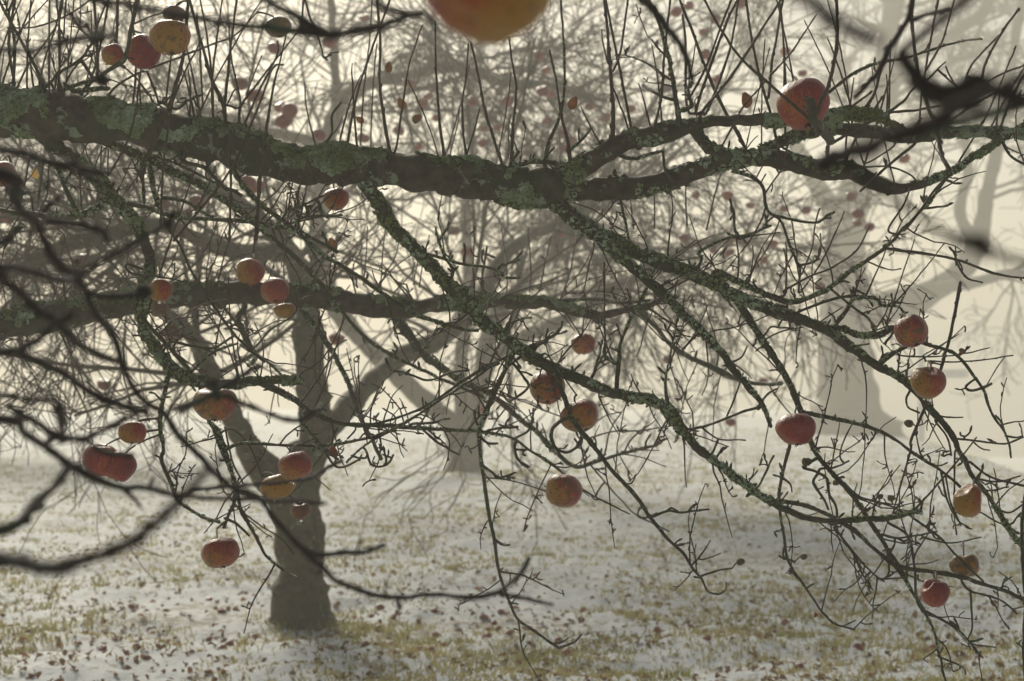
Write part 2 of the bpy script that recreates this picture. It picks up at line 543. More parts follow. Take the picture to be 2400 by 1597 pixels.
class Tree:
    def __init__(self, root, seed, depth):
        self.root, self.rng, self.depth = root, np.random.default_rng(seed), depth
        self.reg = []
    def nearest(self, x, y):
        best = None
        for A in self.reg:
            dd = np.hypot(A[:, 0] - x, A[:, 1] - y) - A[:, 2] * 0.3
            i = int(dd.argmin())
            if best is None or dd[i] < best[0]:
                best = (dd[i], A[i])
        return best
    def trace(self, name, mat, tile, pts, widths, d0=None, d1=None, lichen=0, spurs=0.0, rough=0.05, wob=1.0, label=None, root_in=True, gnarl=1.0, dlist=None, side=0.0):
        rng = self.rng
        P = np.array([tp(tile, *p) for p in pts])
        m = len(P)
        w = np.interp(np.linspace(0, 1, m), np.linspace(0, 1, len(widths)), widths)
        if dlist is not None:
            D = np.interp(np.linspace(0, 1, m), np.linspace(0, 1, len(dlist)), dlist)
        else:
            if d0 is None:
                nb = self.nearest(*P[0])
                if nb is not None and nb[0] < 75:
                    d0 = nb[1][3]
                    if root_in and nb[0] > -2:
                        P = np.vstack([[nb[1][0], nb[1][1]], P])
                        w = np.concatenate([[w[0] * 1.15], w])
                        m += 1
                else:
                    d0 = self.depth + rng.uniform(-0.25, 0.25)
            L = np.hypot(*np.diff(P, axis=0).T).sum()
            if d1 is None:
                d1 = d0 + rng.uniform(-1, 1) * min(0.45, L / FPX * d0 * 0.45)
            D = np.linspace(d0, d1, m)
        if P[-1][1] <= 8 and P[-1][1] > -30:                    # shoots run on above the frame
            e = P[-1] - P[-2]
            P = np.vstack([P, P[-1] + e / np.hypot(*e) * 140])
            w = np.append(w, w[-1] * 0.7)
            D = np.append(D, D[-1])
        wm = float(np.mean(w))
        step = max(2.6, min(9, wm / 5))
        S = catmull(np.column_stack([P, w, D]), step)
        n = len(S)
        g = gnarl * min(2.2, 0.5 + wm * 0.05)
        S[:, 0] += smooth_noise(rng, n, 26 / step, g) * np.linspace(0.2, 1, n)
        S[:, 1] += smooth_noise(rng, n, 26 / step, g) * np.linspace(0.2, 1, n)
        if dlist is None or wob > 0:
            S[:, 3] += smooth_noise(rng, n, 120 / step, 0.035 * wob) * np.linspace(0, 1, n) * S[:, 3] / 3.4
        S[:, 2] *= 1 + smooth_noise(rng, n, 22 / step, 0.07)
        S[:, 2] = np.maximum(S[:, 2], 2.2)
        self.reg.append(S.copy())
        X = unproj(S[:, 0], S[:, 1], S[:, 3])
        R = S[:, 2] * 0.5 * S[:, 3] / FPX
        k = int(np.clip(wm / 2.6, 5, 34))
        mb = MB()
        def warp(nn, kk):
            a = np.arange(kk) * 2 * np.pi / kk
            f = np.ones((nn, kk))
            for h in (2, 3):
                ph = smooth_noise(rng, nn, 40 / step, 1.5)
                f += 0.045 * np.cos(h * a[None] + ph[:, None])
            if nn > 4 and wm > 60 and mat == 'far':          # furrowed bark on the old stems
                for h in (7, 12, 19):
                    ph = smooth_noise(rng, nn, 30 / step, 1.2)
                    f += 0.016 * np.cos(h * a[None] + ph[:, None])
            return f
        V, T, N, B = tube(mb, X, R, k, rng, rough, warp=warp if wm > 9 else None)
        # knots
        if 14 < wm < 62:
            for _ in range(max(1, int(n * step / 150))):
                i = rng.integers(2, n - 2)
                a = rng.uniform(0, 2 * np.pi)
                nm = math.cos(a) * N[i] + math.sin(a) * B[i]
                tube(mb, np.array([X[i] + nm * R[i] * 0.5, X[i] + nm * R[i] * 1.05, X[i] + nm * R[i] * 1.22]), R[i] * np.array([0.6, 0.42, 0.2]), 8, rng, 0.08)
        L = np.hypot(*np.diff(S[:, :2], axis=0).T).sum()
        if spurs:
            for _ in range(rng.poisson(spurs * L / 62)):
                i = rng.integers(1, n)
                a = rng.uniform(0, 2 * np.pi)
                nm = math.cos(a) * N[i - 1] + math.sin(a) * B[i - 1] + T[i - 1] * 0.5
                if rng.random() < 0.5:
                    nm = nm + np.array([0, 0, 0.7])
                sc = S[i - 1, 3] / FPX
                spur(mb, rng, X[i - 1], nm, sc * rng.uniform(10, 42), sc * rng.uniform(1.9, 3.4))
        else:                                                    # buds on smooth shoots
            for i in range(6, n - 2, max(4, int(30 / step))):
                a = rng.uniform(0, 2 * np.pi)
                nm = math.cos(a) * N[i] + math.sin(a) * B[i]
                tube(mb, np.array([X[i], X[i] + nm * R[i] * 1.1 + T[i] * R[i] * 1.2, X[i] + nm * R[i] * 1.3 + T[i] * R[i] * 2.6]), R[i] * np.array([0.9, 0.6, 0.15]), 4)
        o = mb.build(name, M[mat], self.root, label=label)
        if side and L > 60:
            tb = MB()
            if P[0][0] > 1750:                                  # the outer boughs are barer
                side *= 0.5
            for _ in range(rng.poisson(side * L / 85)):
                i = int(rng.integers(n // 6, n))
                t2 = S[min(i + 1, n - 1), :2] - S[max(i - 1, 0), :2]
                ang = math.atan2(t2[1], t2[0]) + rng.choice([-1, 1]) * rng.uniform(0.3, 1.35)
                if rng.random() < 0.35:
                    ang = -math.pi / 2 + rng.normal() * 0.35
                ln = rng.uniform(45, 210)
                m2 = 7
                q = [np.array([S[i, 0], S[i, 1], S[i, 3]])]
                dd = rng.normal() * 0.35
                for _k in range(m2 - 1):
                    ang += rng.normal() * 0.16
                    st = ln / (m2 - 1)
                    q.append(q[-1] + np.array([math.cos(ang) * st, math.sin(ang) * st, dd * st * S[i, 3] / FPX]))
                q = np.array(q)
                sc2 = S[i, 3] / FPX
                Xq = unproj(q[:, 0], q[:, 1], q[:, 2])
                w0 = rng.uniform(3.2, 5.2)
                tube(tb, Xq, np.linspace(w0, 2.4, m2) * 0.5 * sc2, 5, rng, 0.06)
                for _k in range(rng.poisson(ln / 50)):
                    jx = int(rng.integers(1, m2))
                    spur(tb, rng, Xq[jx], rng.standard_normal(3), sc2 * rng.uniform(6, 26), sc2 * rng.uniform(1.3, 2.2))
            if tb.n:
                tb.build('side_twigs', M['shoot'], o, kind='stuff')
        if lichen:
            lb = MB()
            sc = float(np.mean(S[:, 3])) / FPX
            area = L * wm
            if wm > 45:
                c = lobe_cloud(lb, rng, V, T, int(area / 14 * lichen), sc * 6.5, 9.0, 0.13, 0.30)
                c += lobe_cloud(lb, rng, V, T, int(area / 60 * lichen), sc * 10.0, 9.0, 0.20, 0.32)
            else:
                c = lobe_cloud(lb, rng, V, T, int(area / 17 * lichen), sc * (2.6 + wm * 0.10), 11.0, 0.16 - 0.22 * lichen, 0.25)
            if c:
                lb.build('lichen', M['lichen'], o, smooth=False, kind='stuff')
        return o

THIN = {'limb': 0.95, 'branch': 0.80, 'twig': 0.88, 'shoot': 0.88}
def parse(block, tree, defaults, fat=1.0, dscale=1.0):
    for line in block.strip().splitlines():
        line = line.split('#')[0].strip()
        if not line:
            continue
        head, body = line.split(':')
        hf = head.split()
        kw = dict(defaults.get(hf[0], {}))
        name, tile = hf[0], hf[1]
        widths = [float(x) * fat * THIN.get(name, 1.0) for x in hf[2].split(',')]
        for f in hf[3:]:
            key, val = f[0], f[1:]
            if key == 'd':
                ds = [float(x) * dscale for x in val.split(',')]
                if len(ds) == 1:
                    kw['d0'] = ds[0]
                elif len(ds) == 2:
                    kw['d0'], kw['d1'] = ds
                else:
                    kw['dlist'] = ds
            elif key == 'l':
                kw['lichen'] = float(val)
            elif key == 's':
                kw['spurs'] = float(val)
            elif key == 'm':
                kw['mat'] = val
            elif key == 'a':
                kw['side'] = float(val)
            elif key == 'g':
                kw['gnarl'] = float(val)
        mat = kw.pop('mat')
        pts = [tuple(float(c) for c in p.split(',')) for p in body.split()]
        tree.trace(name, mat, tile, pts, widths, **kw)

def plant(name, label, category, loc, group=None):
    return link(name, None, None, label=label, category=category, group=group, loc=loc)

def rootless(o):
    """children are modelled in world space: take the root's place out again"""
    bpy.context.view_layer.update()
    inv = Matrix.Translation(o.location).inverted()
    for c in o.children:
        c.matrix_parent_inverse = inv

T1_DATA = '''
# --- limbs
limb S 150,130,120,112,108,98,100,86,88,80,88,88,84 l1.0 d3.95,3.7,3.5,3.45,3.42,3.42,3.42,3.42,3.42,3.42 g1.5 : -900,110 -600,150 -250,205 0,262 150,278 344,296 517,341 689,384 800,388 972,405 1144,428 1250,440 1316,438
limb S 62,60,54,52,46,28,26,28,30,28 l1.0 d3.42,3.36 s0.3 : 1290,436 1330,415 1385,379 1471,331 1575,310 1634,293 1686,284 1807,282 1944,269 2065,272
limb S 62,52,48,44,44,46,46,36,21,17,16,14,12 l0.5 d3.42,3.5 s0.3 : 1290,446 1420,444 1523,434 1634,399 1703,375 1807,372 1910,396 1996,403 2048,430 2099,441 2168,427 2237,399 2289,365 2358,320 2450,260
branch S 42,34,32,30 l1.4 : 1625,292 1650,335 1690,362 1740,372
limb S 24,26,30,34,32,28,26 l0.5 d3.5,3.45 s0.3 : 1780,355 1875,317 1944,303 2048,310 2134,320 2254,310 2400,317 2520,330
branch S 26,28,30 l1.2 : 2060,272 2099,300 2140,325
limb S 95,88,80,70,66,60,58,55,55,52,46,34,27,27,26,24,21,17,13 l0.5 d4.0,4.2,4.4,4.5,4.5,4.6,4.6,4.7 a3.0 s0.1 : -830,850 -500,810 -200,775 0,760 140,745 240,722 413,694 620,688 760,700 850,716 950,725 1020,715 1085,710 1223,710 1282,712 1340,728 1400,738 1489,723 1560,702
# --- boughs
branch S 54,44,34,30,26,24,20,16,12 l0.7 s0.6 : 1285,462 1340,510 1385,546 1454,602 1568,702 1600,737 1669,802 1738,892 1783,943 1807,1000
branch S 52,44,42,42,40,36,30,26,22,22,20,16,14,12,10 l0.9 s0.6 : 1300,466 1345,512 1403,547 1506,599 1600,633 1669,661 1738,702 1858,743 1944,778 1996,816 2058,860 2116,892 2165,943 2220,1005 2254,1065 2285,1122 2320,1171 2354,1222 2420,1310
branch S 26,24,22,20,18,16,15,14,14,12,10,8,7 l0.3 s0.5 : 1731,709 1765,764 1807,826 1841,881 1869,943 1890,1005 1910,1057 1944,1102 1996,1160 2048,1236 2075,1281 2096,1322 2137,1384 2165,1429 2192,1491 2216,1600
branch S 46,42,40,40,40,38,36,32,28,25,23,21,20,18,16,14,12 l0.9 s0.6 : 858,430 885,468 917,530 972,582 1041,657 1093,702 1127,750 1179,788 1213,816 1265,847 1385,902 1454,926 1558,950 1600,1010 1641,1057 1720,1115 1765,1150 1813,1184 1875,1208 1944,1222 2030,1219 2099,1212 2161,1200
branch S 46,40,38,36,34,32,32,38,34,30,30,32,34,30,26,24 l1.1 s0.7 a1.8 : 80,300 155,362 224,413 258,458 293,492 319,525 344,580 351,621 338,669 330,715 337,775 360,812 379,840 413,874 465,892 551,902 620,892 706,895
branch S 26,20,16,14,11,10,9,8,7,5 l0.7 s0.8 : 610,896 689,936 723,962 800,993 903,998 993,1005 1075,1009 1127,1012 1196,1026 1248,1060 1282,1081 1317,1109
twig S 6,6,4 : 1335,1125 1365,1147 1420,1178 1475,1205
branch S 13,13,12,10,9,8,8 l0.3 s0.6 : 1123,1010 1125,1057 1134,1126 1144,1195 1158,1264 1168,1332 1189,1401 1213,1450 1258,1484 1310,1518
twig H 8,7,6 s0.8 : 1480,1340 1530,1325 1590,1300 1640,1250
twig H 7,5 : 1450,1310 1500,1300 1550,1270
twig H 9,8,6 s1 : 960,100 1020,140 1080,180 1190,150
twig H 8,7 s1 : 1040,600 1100,640 1140,640
branch S 14,13,12 l0.8 s1 : 1206,823 1165,909 1137,978 1124,1008
branch S 16,16,15,13,11,9,7,6 l0.5 s0.8 : 1300,875 1322,930 1345,990 1386,1040 1406,1065 1447,1119 1489,1160 1523,1212 1558,1257 1600,1298 1621,1329 1645,1360 1662,1388 1683,1394 1700,1384
twig S 8,6 s1 : 1527,1212 1568,1198 1600,1202 1662,1193
twig I 6,4 : 60,780 130,700 190,610
twig I 7,5 s1 : 130,850 260,810 340,800
twig I 4,3 : 290,950 295,920 290,890
twig I 4,3 : 130,740 200,720 260,695
branch S 11,10,9,8,6 l0.2 s0.7 : 1860,1020 1848,1057 1834,1109 1827,1153 1827,1195 1838,1264 1848,1319 1886,1374 1917,1422 1951,1460 2003,1477
twig I 6,4 : 1020,1170 1090,1190 1180,1150
twig I 6,5 s1 : 680,180 730,230 745,280
twig I 7,6 s1 : 690,660 690,720 760,755
branch S 13,14,14,13,13,13,12 l0.2 s0.4 : 1824,1174 1896,1188 1962,1219 2013,1253 2058,1295 2110,1329 2220,1346 2306,1370 2400,1405 2480,1430
branch S 14,12,10,9,8 l0.3 s0.5 : 1895,970 2013,995 2082,1022 2137,1060 2206,1105 2260,1150 2290,1200
twig I 7,6,4 s0.8 : 1760,150 1800,330 1870,470 1950,520
twig I 6,5,4 s0.8 : 1790,170 1820,340 1890,510
branch S 17,15,12,11,10,9,7,6 l0.8 s0.7 : 2055,862 2092,830 2141,806 2168,806 2237,830 2282,881 2306,919 2323,967 2358,1022 2370,1075
branch S 22,18,17,18 l1.3 s0.4 : 1945,772 1975,772 2013,785 2065,785 2092,768
twig F 6,4,3 : 1390,660 1430,540 1500,320 1580,90
twig F 6,4,3 : 1430,540 1600,350 1780,115
branch F 14,11,8 l1 s1 : 1040,670 1130,560 1160,500 1220,490
branch S 19,18,18,18,16,14,12,10,8,7 l1.2 s0.6 : 1680,640 1738,664 1807,695 1858,709 1927,685 1951,671 2013,623 2075,582 2117,537 2172,482 2230,405
twig S 9,8,7,6 s0.7 : 2079,583 2168,595 2237,607 2309,633 2358,647 2440,655
branch F 8,8,7 l0.5 s1.2 : 1010,430 1130,530 1250,620 1320,700
branch F 9,9,8,7 l0.9 s1 : 780,590 900,540 1050,490 1200,480 1320,500 1360,545 1470,550 1510,610
twig F 7,5 s1 : 1860,240 1930,350 2040,385
twig F 5,4 s0.6 : 1250,240 1400,295 1490,290
branch S 13,11,9,8,8 l0.8 s0.8 : 1720,399 1765,417 1788,441 1793,475 1803,499 1824,513 1838,537 1865,613 1875,633 1872,668
branch S 9,8,7 l0.7 s0.8 : 1822,508 1903,523 1930,513 1955,498
shoot S 4,6,8,9,10 d3.3,3.35 : 2092,1205 2110,1140 2134,1057 2137,1026 2185,916 2213,840 2237,737 2251,661
shoot I 6,4 : 1580,400 1750,210 1930,0 2000,-90
branch I 8,7,6 s0.6 : 1560,450 1750,590 1850,700 1960,810 2050,890
branch I 9,8,7 s0.6 : 1100,220 1200,310 1400,370 1500,420
branch S 11,13,12,10 d3.2,3.2 s0.8 g2 : 2404,1640 2400,1500 2404,1400 2396,1300 2399,1200 2406,1100
branch I 9,8,8 l0.4 s0.8 : 820,110 900,140 980,190 1000,300 1050,400 1040,540
twig I 8,6 s0.8 : 890,220 960,330 990,400
branch I 9,7,6 l0.3 s0.9 : 1040,530 1150,680 1260,800 1370,890
twig I 6,5 s0.9 : 1160,690 1220,830 1280,930
twig I 6,5 s1 : 1340,870 1430,870 1520,860
branch I 9,8,8,9 s0.6 : 1400,490 1530,580 1580,800 1590,980 1630,1100
twig I 7,5 s1 : 1360,570 1460,595 1600,575 1730,550
twig I 6,4 s0.7 : 1640,590 1830,625 2030,590
branch I 8,7,6 s0.6 : 1900,890 1970,960 2150,1010 2280,1110
twig I 6,5,4 s0.5 : 1960,970 1970,1200 1950,1300 2130,1340
branch I 9,8,7 s0.7 : 1650,1090 1850,1200 1950,1300 2040,1410
twig I 6,5 s0.7 : 1740,1400 1900,1470 1930,1520
twig I 7,5 s0.8 : 2000,190 2150,210 2300,170
twig I 7,6 s0.3 : 1960,80 2100,180 2323,240 2420,280
twig I 6,5 s0.8 : 2050,270 2140,265 2220,240
twig I 6,5 s0.5 : 2150,400 2230,420 2323,360 2400,330
shoot I 6,5,5 : 1855,0 1850,200 1850,420 1865,570
twig I 5,4 : 2030,420 2120,475 2200,510
branch I 10,9,8 s0.5 : 1380,650 1480,790 1560,950
twig I 7,6 s1 : 940,120 1030,115 1130,70
twig I 8,6 s0.9 : 440,310 530,220 620,30
twig I 5,4 s1 : 1130,250 1180,330 1230,400 1300,390
twig F 8,7 s0.8 : 540,1230 420,1260 300,1310 130,1370 -20,1390
twig F 6,5 s0.8 : 300,1300 360,1150 410,1000
twig F 6,4 s0.8 : 130,1370 250,1450 430,1460
twig F 7,5 s1 : 520,1220 590,1130 640,1110
twig F 6,5 s1.2 : 330,930 400,890 440,820
twig F 9,7 l1 s1.2 : 130,220 110,180 280,90 450,60 600,0
twig F 6,4 s0.6 : 380,85 520,60 660,45
shoot F 6,4 : 375,350 380,200 350,0
shoot F 4,3 : 450,370 475,250 478,130
shoot F 5,4 : 700,430 705,250 685,150
shoot F 4,3 : 770,370 720,260 700,110
twig F 8,5 s1 : 790,270 870,250 930,200 940,50
shoot F 6,5 : 690,440 870,340 1000,290 1180,170 1270,0
shoot F 5,4 : 810,330 880,150 900,0 930,-120
shoot F 5,4 : 800,450 940,250 1060,0 1100,-100
shoot F 4,3 : 920,620 900,500 880,280 900,200
twig F 5,4 s0.6 : 200,715 330,695 480,650 600,605
twig F 5,4 s0.6 : 600,750 700,710 820,690
twig F 6,5 s1.2 : 560,740 600,690 660,690
shoot F 5,3 : 0,840 90,720 170,540
shoot F 5,4 : 1670,920 1850,925 2060,910 2250,880
twig F 5,4 s0.5 : 1480,880 1620,890 1850,880 2090,830
twig F 4,3 : 2060,1100 2130,980 2190,890
twig F 9,7 s1.2 : 1990,1040 1930,1090 1960,1120 2050,1100 2100,1070
shoot F 4,3 : 1640,880 1760,810 1880,735
twig F 7,5 s1.2 : 1100,800 1180,815 1270,800
twig F 7,6 s1 : 1540,1130 1520,1180 1540,1240 1610,1270
twig F 6,4 s1 : 1740,1290 1800,1300 1910,1300
twig F 6,5 s0.7 : 1720,1330 1800,1440 1830,1560
twig F 6,5 s0.9 : 1870,1450 1970,1460 2080,1475 2200,1480 2320,1440
twig F 5,4 s0.5 : 1980,1470 2030,1510 2090,1530
twig F 6,5 s1.4 : 2200,1430 2270,1440 2310,1430
shoot F 5,4 : 1070,1560 1110,1430 1170,1320
shoot F 4,3 : 1650,1560 1770,1510
twig F 4,3 s0.5 : 1290,680 1350,780 1430,855
shoot F 4,3 : 940,650 1060,570 1090,550
# --- under the limb, centre
twig E 9,8,7 l0.8 s1.2 : 590,195 720,230 820,260 960,275 1060,300 1120,350 1210,350
twig E 7,6 s1.2 : 1060,300 1120,260 1210,230
branch E 12,9,7,6 l0.7 s1 : 740,370 760,300 700,200 650,50 640,0
twig E 7,6 s1 : 670,90 720,20 735,-20
twig E 8,7,6 s0.9 : 950,520 960,330 990,140
branch E 16,14,9,6 l0.9 s0.8 : 1870,1130 1890,900 1910,760 2050,480 2140,280
branch E 12,10,8 l0.7 s1 : 1560,1010 1690,1040 1750,900 1775,780
branch E 12,10 l1 s0.8 : 1870,940 1800,880 1795,800
shoot E 5,5,6 : 1797,810 1790,600 1790,250
branch E 13,8,5,4 l0.7 s0.8 : 2220,1200 2205,1070 2240,880 2290,600
twig E 9,7 s1.2 : 1340,810 1450,740 1490,700 1500,650
twig E 8,8,7,5 s0.5 : 1400,790 1310,830 1100,1000 960,1300 940,1390
branch E 11,10,9,8,7 s0.6 : 1340,800 1130,890 850,1040 620,1200 400,1300 200,1350
twig E 8,7 s1.2 : 1190,960 1240,1030 1270,1100 1150,1190 1100,1140
twig E 10,8 s1.4 : 1490,1330 1430,1400 1450,1500 1530,1540 1620,1490 1640,1440
branch E 14,12,10 l1.2 s1 : 2180,1230 2210,1290 2260,1350 2300,1420
twig E 8,6 s1 : 300,900 340,980 430,1000 600,1050 740,1000 870,980
twig E 8,6 s1 : 560,1390 650,1470 800,1555
twig E 8,7 s1.2 : 940,1430 1000,1480 1060,1480
twig E 8,7 s1.2 : 1000,1390 1090,1375 1200,1370
twig E 7,6 s1.2 : 1190,1440 1280,1380 1310,1240
twig E 8,6 s1.2 : 480,1350 620,1340 740,1310
twig E 8,6 s1.2 : 1180,1490 1190,1568 1230,1620 1270,1650
twig E 5,4 s0.7 : 1390,870 1490,1000 1600,1150
branch E 10,8,6 l0.6 s1 : 500,600 480,500 440,430
twig E 7,6 s1 : 1130,680 1200,640 1300,620
twig E 9,7 s1.4 : 1130,700 1150,640 1160,600
# --- boughs on the left, below the limb
branch S 28,26,24,20,17,15,13 l0.8 s0.7 d3.45,3.75 : 190,315 258,336 344,372 413,406 482,441 560,495 640,560 700,610 758,676 793,730
branch S 16,14,13,12,11,10 l0.7 s0.8 : 547,400 603,472 689,537 760,600 800,623 858,661 965,733 1024,754 1075,771 1120,775
branch S 17,16,14 l0.8 s0.8 : 344,362 355,413 365,465 382,503
branch A 13,11,9 l0.6 s1 : 960,1080 970,1240 985,1420
branch S 16,14,13,12,11 l0.8 s0.8 : 300,478 351,490 414,509 478,513 600,522 700,545 790,590
branch S 22,20,17,15 l0.5 s0.4 : 252,471 207,497 159,509 96,506 32,497 -40,485
branch S 16,15,13 l0.9 s0.8 : 105,335 134,391 150,433 175,487 191,510
branch S 10,9,9,8 s0.6 d3.7,3.6 : 380,505 395,535 424,580 453,643 491,704 542,774 567,803 620,850
twig D 8,7,5 s0.6 : 860,260 890,320 1050,340 1250,380
branch D 9,8,7 l0.8 s1 : 1280,1010 1450,860 1620,800
branch D 9,8,8 l0.5 s0.9 : 1470,490 1600,650 1700,830 1850,950 1970,1070
twig D 8,7 s1.1 : 1160,790 1300,815 1450,830 1600,740
branch D 14,13,12 s0.6 : 960,600 1000,660 1130,800 1280,970
branch D 16,13,10 l0.9 s0.9 : 1660,560 1620,640 1700,800 1740,900 1690,960
twig D 7,5 s0.8 : 1750,810 1850,700 1990,610 2040,500
shoot D 5,4 : 1120,625 1250,625 1450,600 1560,560
shoot D 7,5 : 1630,480 1700,350 1740,0 1745,-120
shoot D 6,4 : 1620,640 1700,480 1820,230
shoot D 6,4 : 1060,400 1180,370 1350,230 1480,0
shoot D 4,3 : 740,740 820,640 890,530
branch S 14,12,12,11,10 l0.8 s0.9 : 395,880 375,985 383,1050 379,1083 402,1137 421,1175 478,1213 513,1225
branch S 14,12,12,11,9 l0.7 s0.7 : 470,905 490,985 513,1014 540,1098 551,1163 536,1206 525,1238
twig S 8,7 s1.3 : 525,1225 512,1236 508,1240
branch S 13,12,11,9,8 l0.5 s0.8 : 500,1000 520,1057 551,1126 565,1195 603,1264 620,1298 665,1339
twig S 3,3 : 660,1335 680,1345 698,1353
twig G 8,7 s0.8 : 1530,460 1600,490 1650,530 1700,580
branch S 11,10,10,9,8,8 s0.6 l0.5 : 570,1040 672,1044 793,1041 913,1010 1017,948 1103,893 1170,850
branch J 10,9,9 l0.6 s0.9 : 600,1120 720,1270 850,1390
shoot J 6,5,4 : 640,940 750,780 830,640 890,400
shoot J 5,4 : 700,1010 780,820 820,630
branch J 8,7,6 l0.4 s0.9 : 1250,1170 1060,1270 900,1400
shoot J 5,4 : 600,800 740,700 850,520 900,420
twig J 7,6 s1 : 1040,1330 1080,1420 1170,1430 1230,1350
twig J 8,6 s1 : 760,1330 850,1440 1000,1380
twig J 6,5 s1 : 130,1180 250,1300 340,1520
twig J 6,5 s1 : 80,1170 130,1400 210,1560
branch S 20,18,16,14,12,11 l0.6 s0.6 d4.55,4.3 : 700,715 748,779 793,848 827,927 844,979 872,1030 893,1075
branch S 12,11,10,8 s0.6 l0.4 d4.4,4.1 : 793,720 851,786 913,830 999,872 1068,903 1137,934
branch S 32,28,24,18,16,15,14,12,10,8 l0.5 s0.5 d4.6,4.9 : 925,740 965,793 999,838 1034,862 1085,896 1154,927 1206,972 1258,1013 1310,1067 1351,1095 1392,1085 1454,1064 1540,1045
branch S 16,13,10 s0.6 l0.4 d4.65,4.9 : 1489,723 1540,770 1575,810 1640,850 1720,890
branch S 12,11,9 s0.4 d4.6,4.8 : 1310,705 1400,702 1455,710 1530,705
branch F 16,14,13 s0.5 d4.8,4.9 : -90,800 0,870 200,960 400,1050 550,1080 680,1070
shoot H 5,4 s0.6 d4.9,5 : 1700,100 1800,220 1900,330 2000,430 2230,550
twig H 4,3 s0.4 d4.9,5 : 1900,20 2060,50 2210,110
twig H 4,3 s0.4 d4.9,5 : 1880,0 1930,100 1980,170
twig E 5,4 s0.5 d4.8,5 : 1700,1440 1850,1400 2050,1390 2250,1360
twig E 4,3 s0.5 d4.8,5 : 1740,1330 1800,1290 1900,1265
twig E 5,4 s0.5 d4.8,5 : 1600,1340 1400,1260 1200,1180
shoot E 4,3 d4.7,4.8 : 890,460 920,280 960,0
shoot E 5,3 d4.7,4.8 : 1490,500 1560,300 1610,0
shoot E 4,3 d4.7,4.8 : 1350,440 1380,280 1430,70
shoot E 4,3 d4.7,4.8 : 1120,470 1130,350 1090,0
shoot E 4,3 d4.7,4.8 : 1280,450 1290,300 1270,0
shoot E 4,3 d4.7,4.8 : 1530,420 1640,290 1710,150
shoot E 4,3 d4.7,4.8 : 1730,490 1780,350 1860,180
shoot E 4,3 d4.6,4.8 : 1890,500 1920,440 1955,360
shoot E 4,3 d4.6,4.7 : 240,450 300,330 370,200 400,80
shoot E 4,3 d4.6,4.7 : 150,400 170,200 180,0
shoot E 4,3 d4.6,4.7 : 490,400 510,290 550,130
shoot E 4,3 d4.6,4.7 : 270,430 280,200 300,0
shoot E 4,3 d4.6,4.7 : 360,450 470,330 500,250
shoot E 4,3 d4.6,4.7 : 530,420 560,220 600,60
# --- water shoots on the limb, centre
shoot B 8,7,6,6 : 40,990 80,760 130,560 210,330 330,0
shoot B 5,4 d4.2,4.2 : 130,990 150,640 190,300 210,0
shoot B 11,8,7 : 330,1060 290,800 260,560 265,300 245,0
shoot B 6,5,4 : 370,1020 420,700 460,450 550,170
shoot B 9,7,5 : 695,1040 670,860 650,600 640,350 640,140
shoot B 8,6,5 : 850,1070 830,900 825,700 850,500 865,290
shoot B 6,4 : 850,1060 900,900 940,740
shoot B 10,8,6 : 1110,1170 1040,960 980,760 930,500 880,290
shoot B 9,7,5 : 1150,1120 1170,850 1190,600 1160,400 1140,250
shoot B 13,9,7,6 s0.3 l0.5 : 1390,1080 1420,950 1490,780 1520,560 1510,250 1490,0
shoot B 14,9,7,5 : 1560,1090 1540,950 1500,800 1470,600 1420,340
twig B 9,6 s1 l0.6 : 1570,1010 1640,950 1700,880
shoot B 5,4 : 1780,1010 1700,870 1630,730
shoot B 13,11,9,8 : 1845,960 1850,750 1830,480 1810,200 1790,0
shoot B 6,5 : 1950,870 1900,720 1850,600
shoot B 7,6 : 1850,480 1900,350 1950,0
shoot B 8,7,6 : 1970,870 1900,500 1850,250 1800,0
shoot B 5,4 : 1815,430 1780,290 1770,200
shoot B 8,7,6 : 2130,870 2180,650 2200,350 2240,0
branch B 20,14,12,11 s0.8 l0.6 : 2300,850 2280,700 2250,520 2230,400 2160,150 2090,0
branch B 16,15,16 l0.9 s0.4 : 1180,1130 1300,1100 1400,1105 1520,1120
twig B 9,8 s0.6 : 2290,690 2190,660 2110,620 2050,585
shoot B 4,4 d4.5,4.5 : 720,1030 800,750 870,450
shoot B 4,4 d4.5,4.5 : 1070,1040 1130,700 1155,500
shoot B 4,4 d4.4,4.4 : 200,1020 210,700 240,300
shoot B 4,3 d4.4,4.4 : 1140,1080 1140,900 1150,780
shoot B 4,3 d4.4,4.4 : 740,1050 790,850 800,760
twig B 8,6 s1 : 1150,1110 1190,1060 1210,1030
twig A 9,7 s0.8 : 2210,1000 2260,900 2260,780 2320,700
branch B 12,9 l1 s1.5 : 1900,1060 2000,1080 2100,1050 2200,1030
twig B 8,7 s1 : 2190,1060 2200,1150 2250,1230 2323,1260
branch B 9,8,6 l0.8 s0.8 : 1860,1160 1900,1350 1930,1500 1960,1640 2000,1700
shoot B 4,3 d4.4,4.4 : 1990,1560 1970,1400 1960,1300
shoot B 4,3 d4.4,4.4 : 2130,1560 2130,1350 2100,1200
# --- water shoots, left
shoot A 12,11,9,8 : 1525,890 1520,720 1440,540 1380,330 1290,0
shoot A 9,7,6 : 1525,780 1545,560 1570,320 1610,0
shoot A 7,6,5 : 1450,840 1440,600 1470,300 1510,20
shoot A 6,5,3 : 1635,720 1590,480 1570,350 1550,100
shoot A 9,7,5,4 : 1620,840 1640,720 1760,560 1880,400 2050,190
shoot A 7,6,5 : 1665,840 1750,650 1880,390 1890,280
shoot A 6,5 : 1700,860 1790,640 1860,460 1930,440
shoot A 11,10,8,6,4 d3.15,3.1 : 1740,1640 1770,1200 1800,980 1850,640 1900,430 1950,240
shoot A 8,7,6,5 d3.2,3.1 : 1180,1640 1400,1380 1560,1170 1700,880 1800,620
shoot A 7,6 d3.2,3.1 : 1560,1650 1570,1250 1555,840
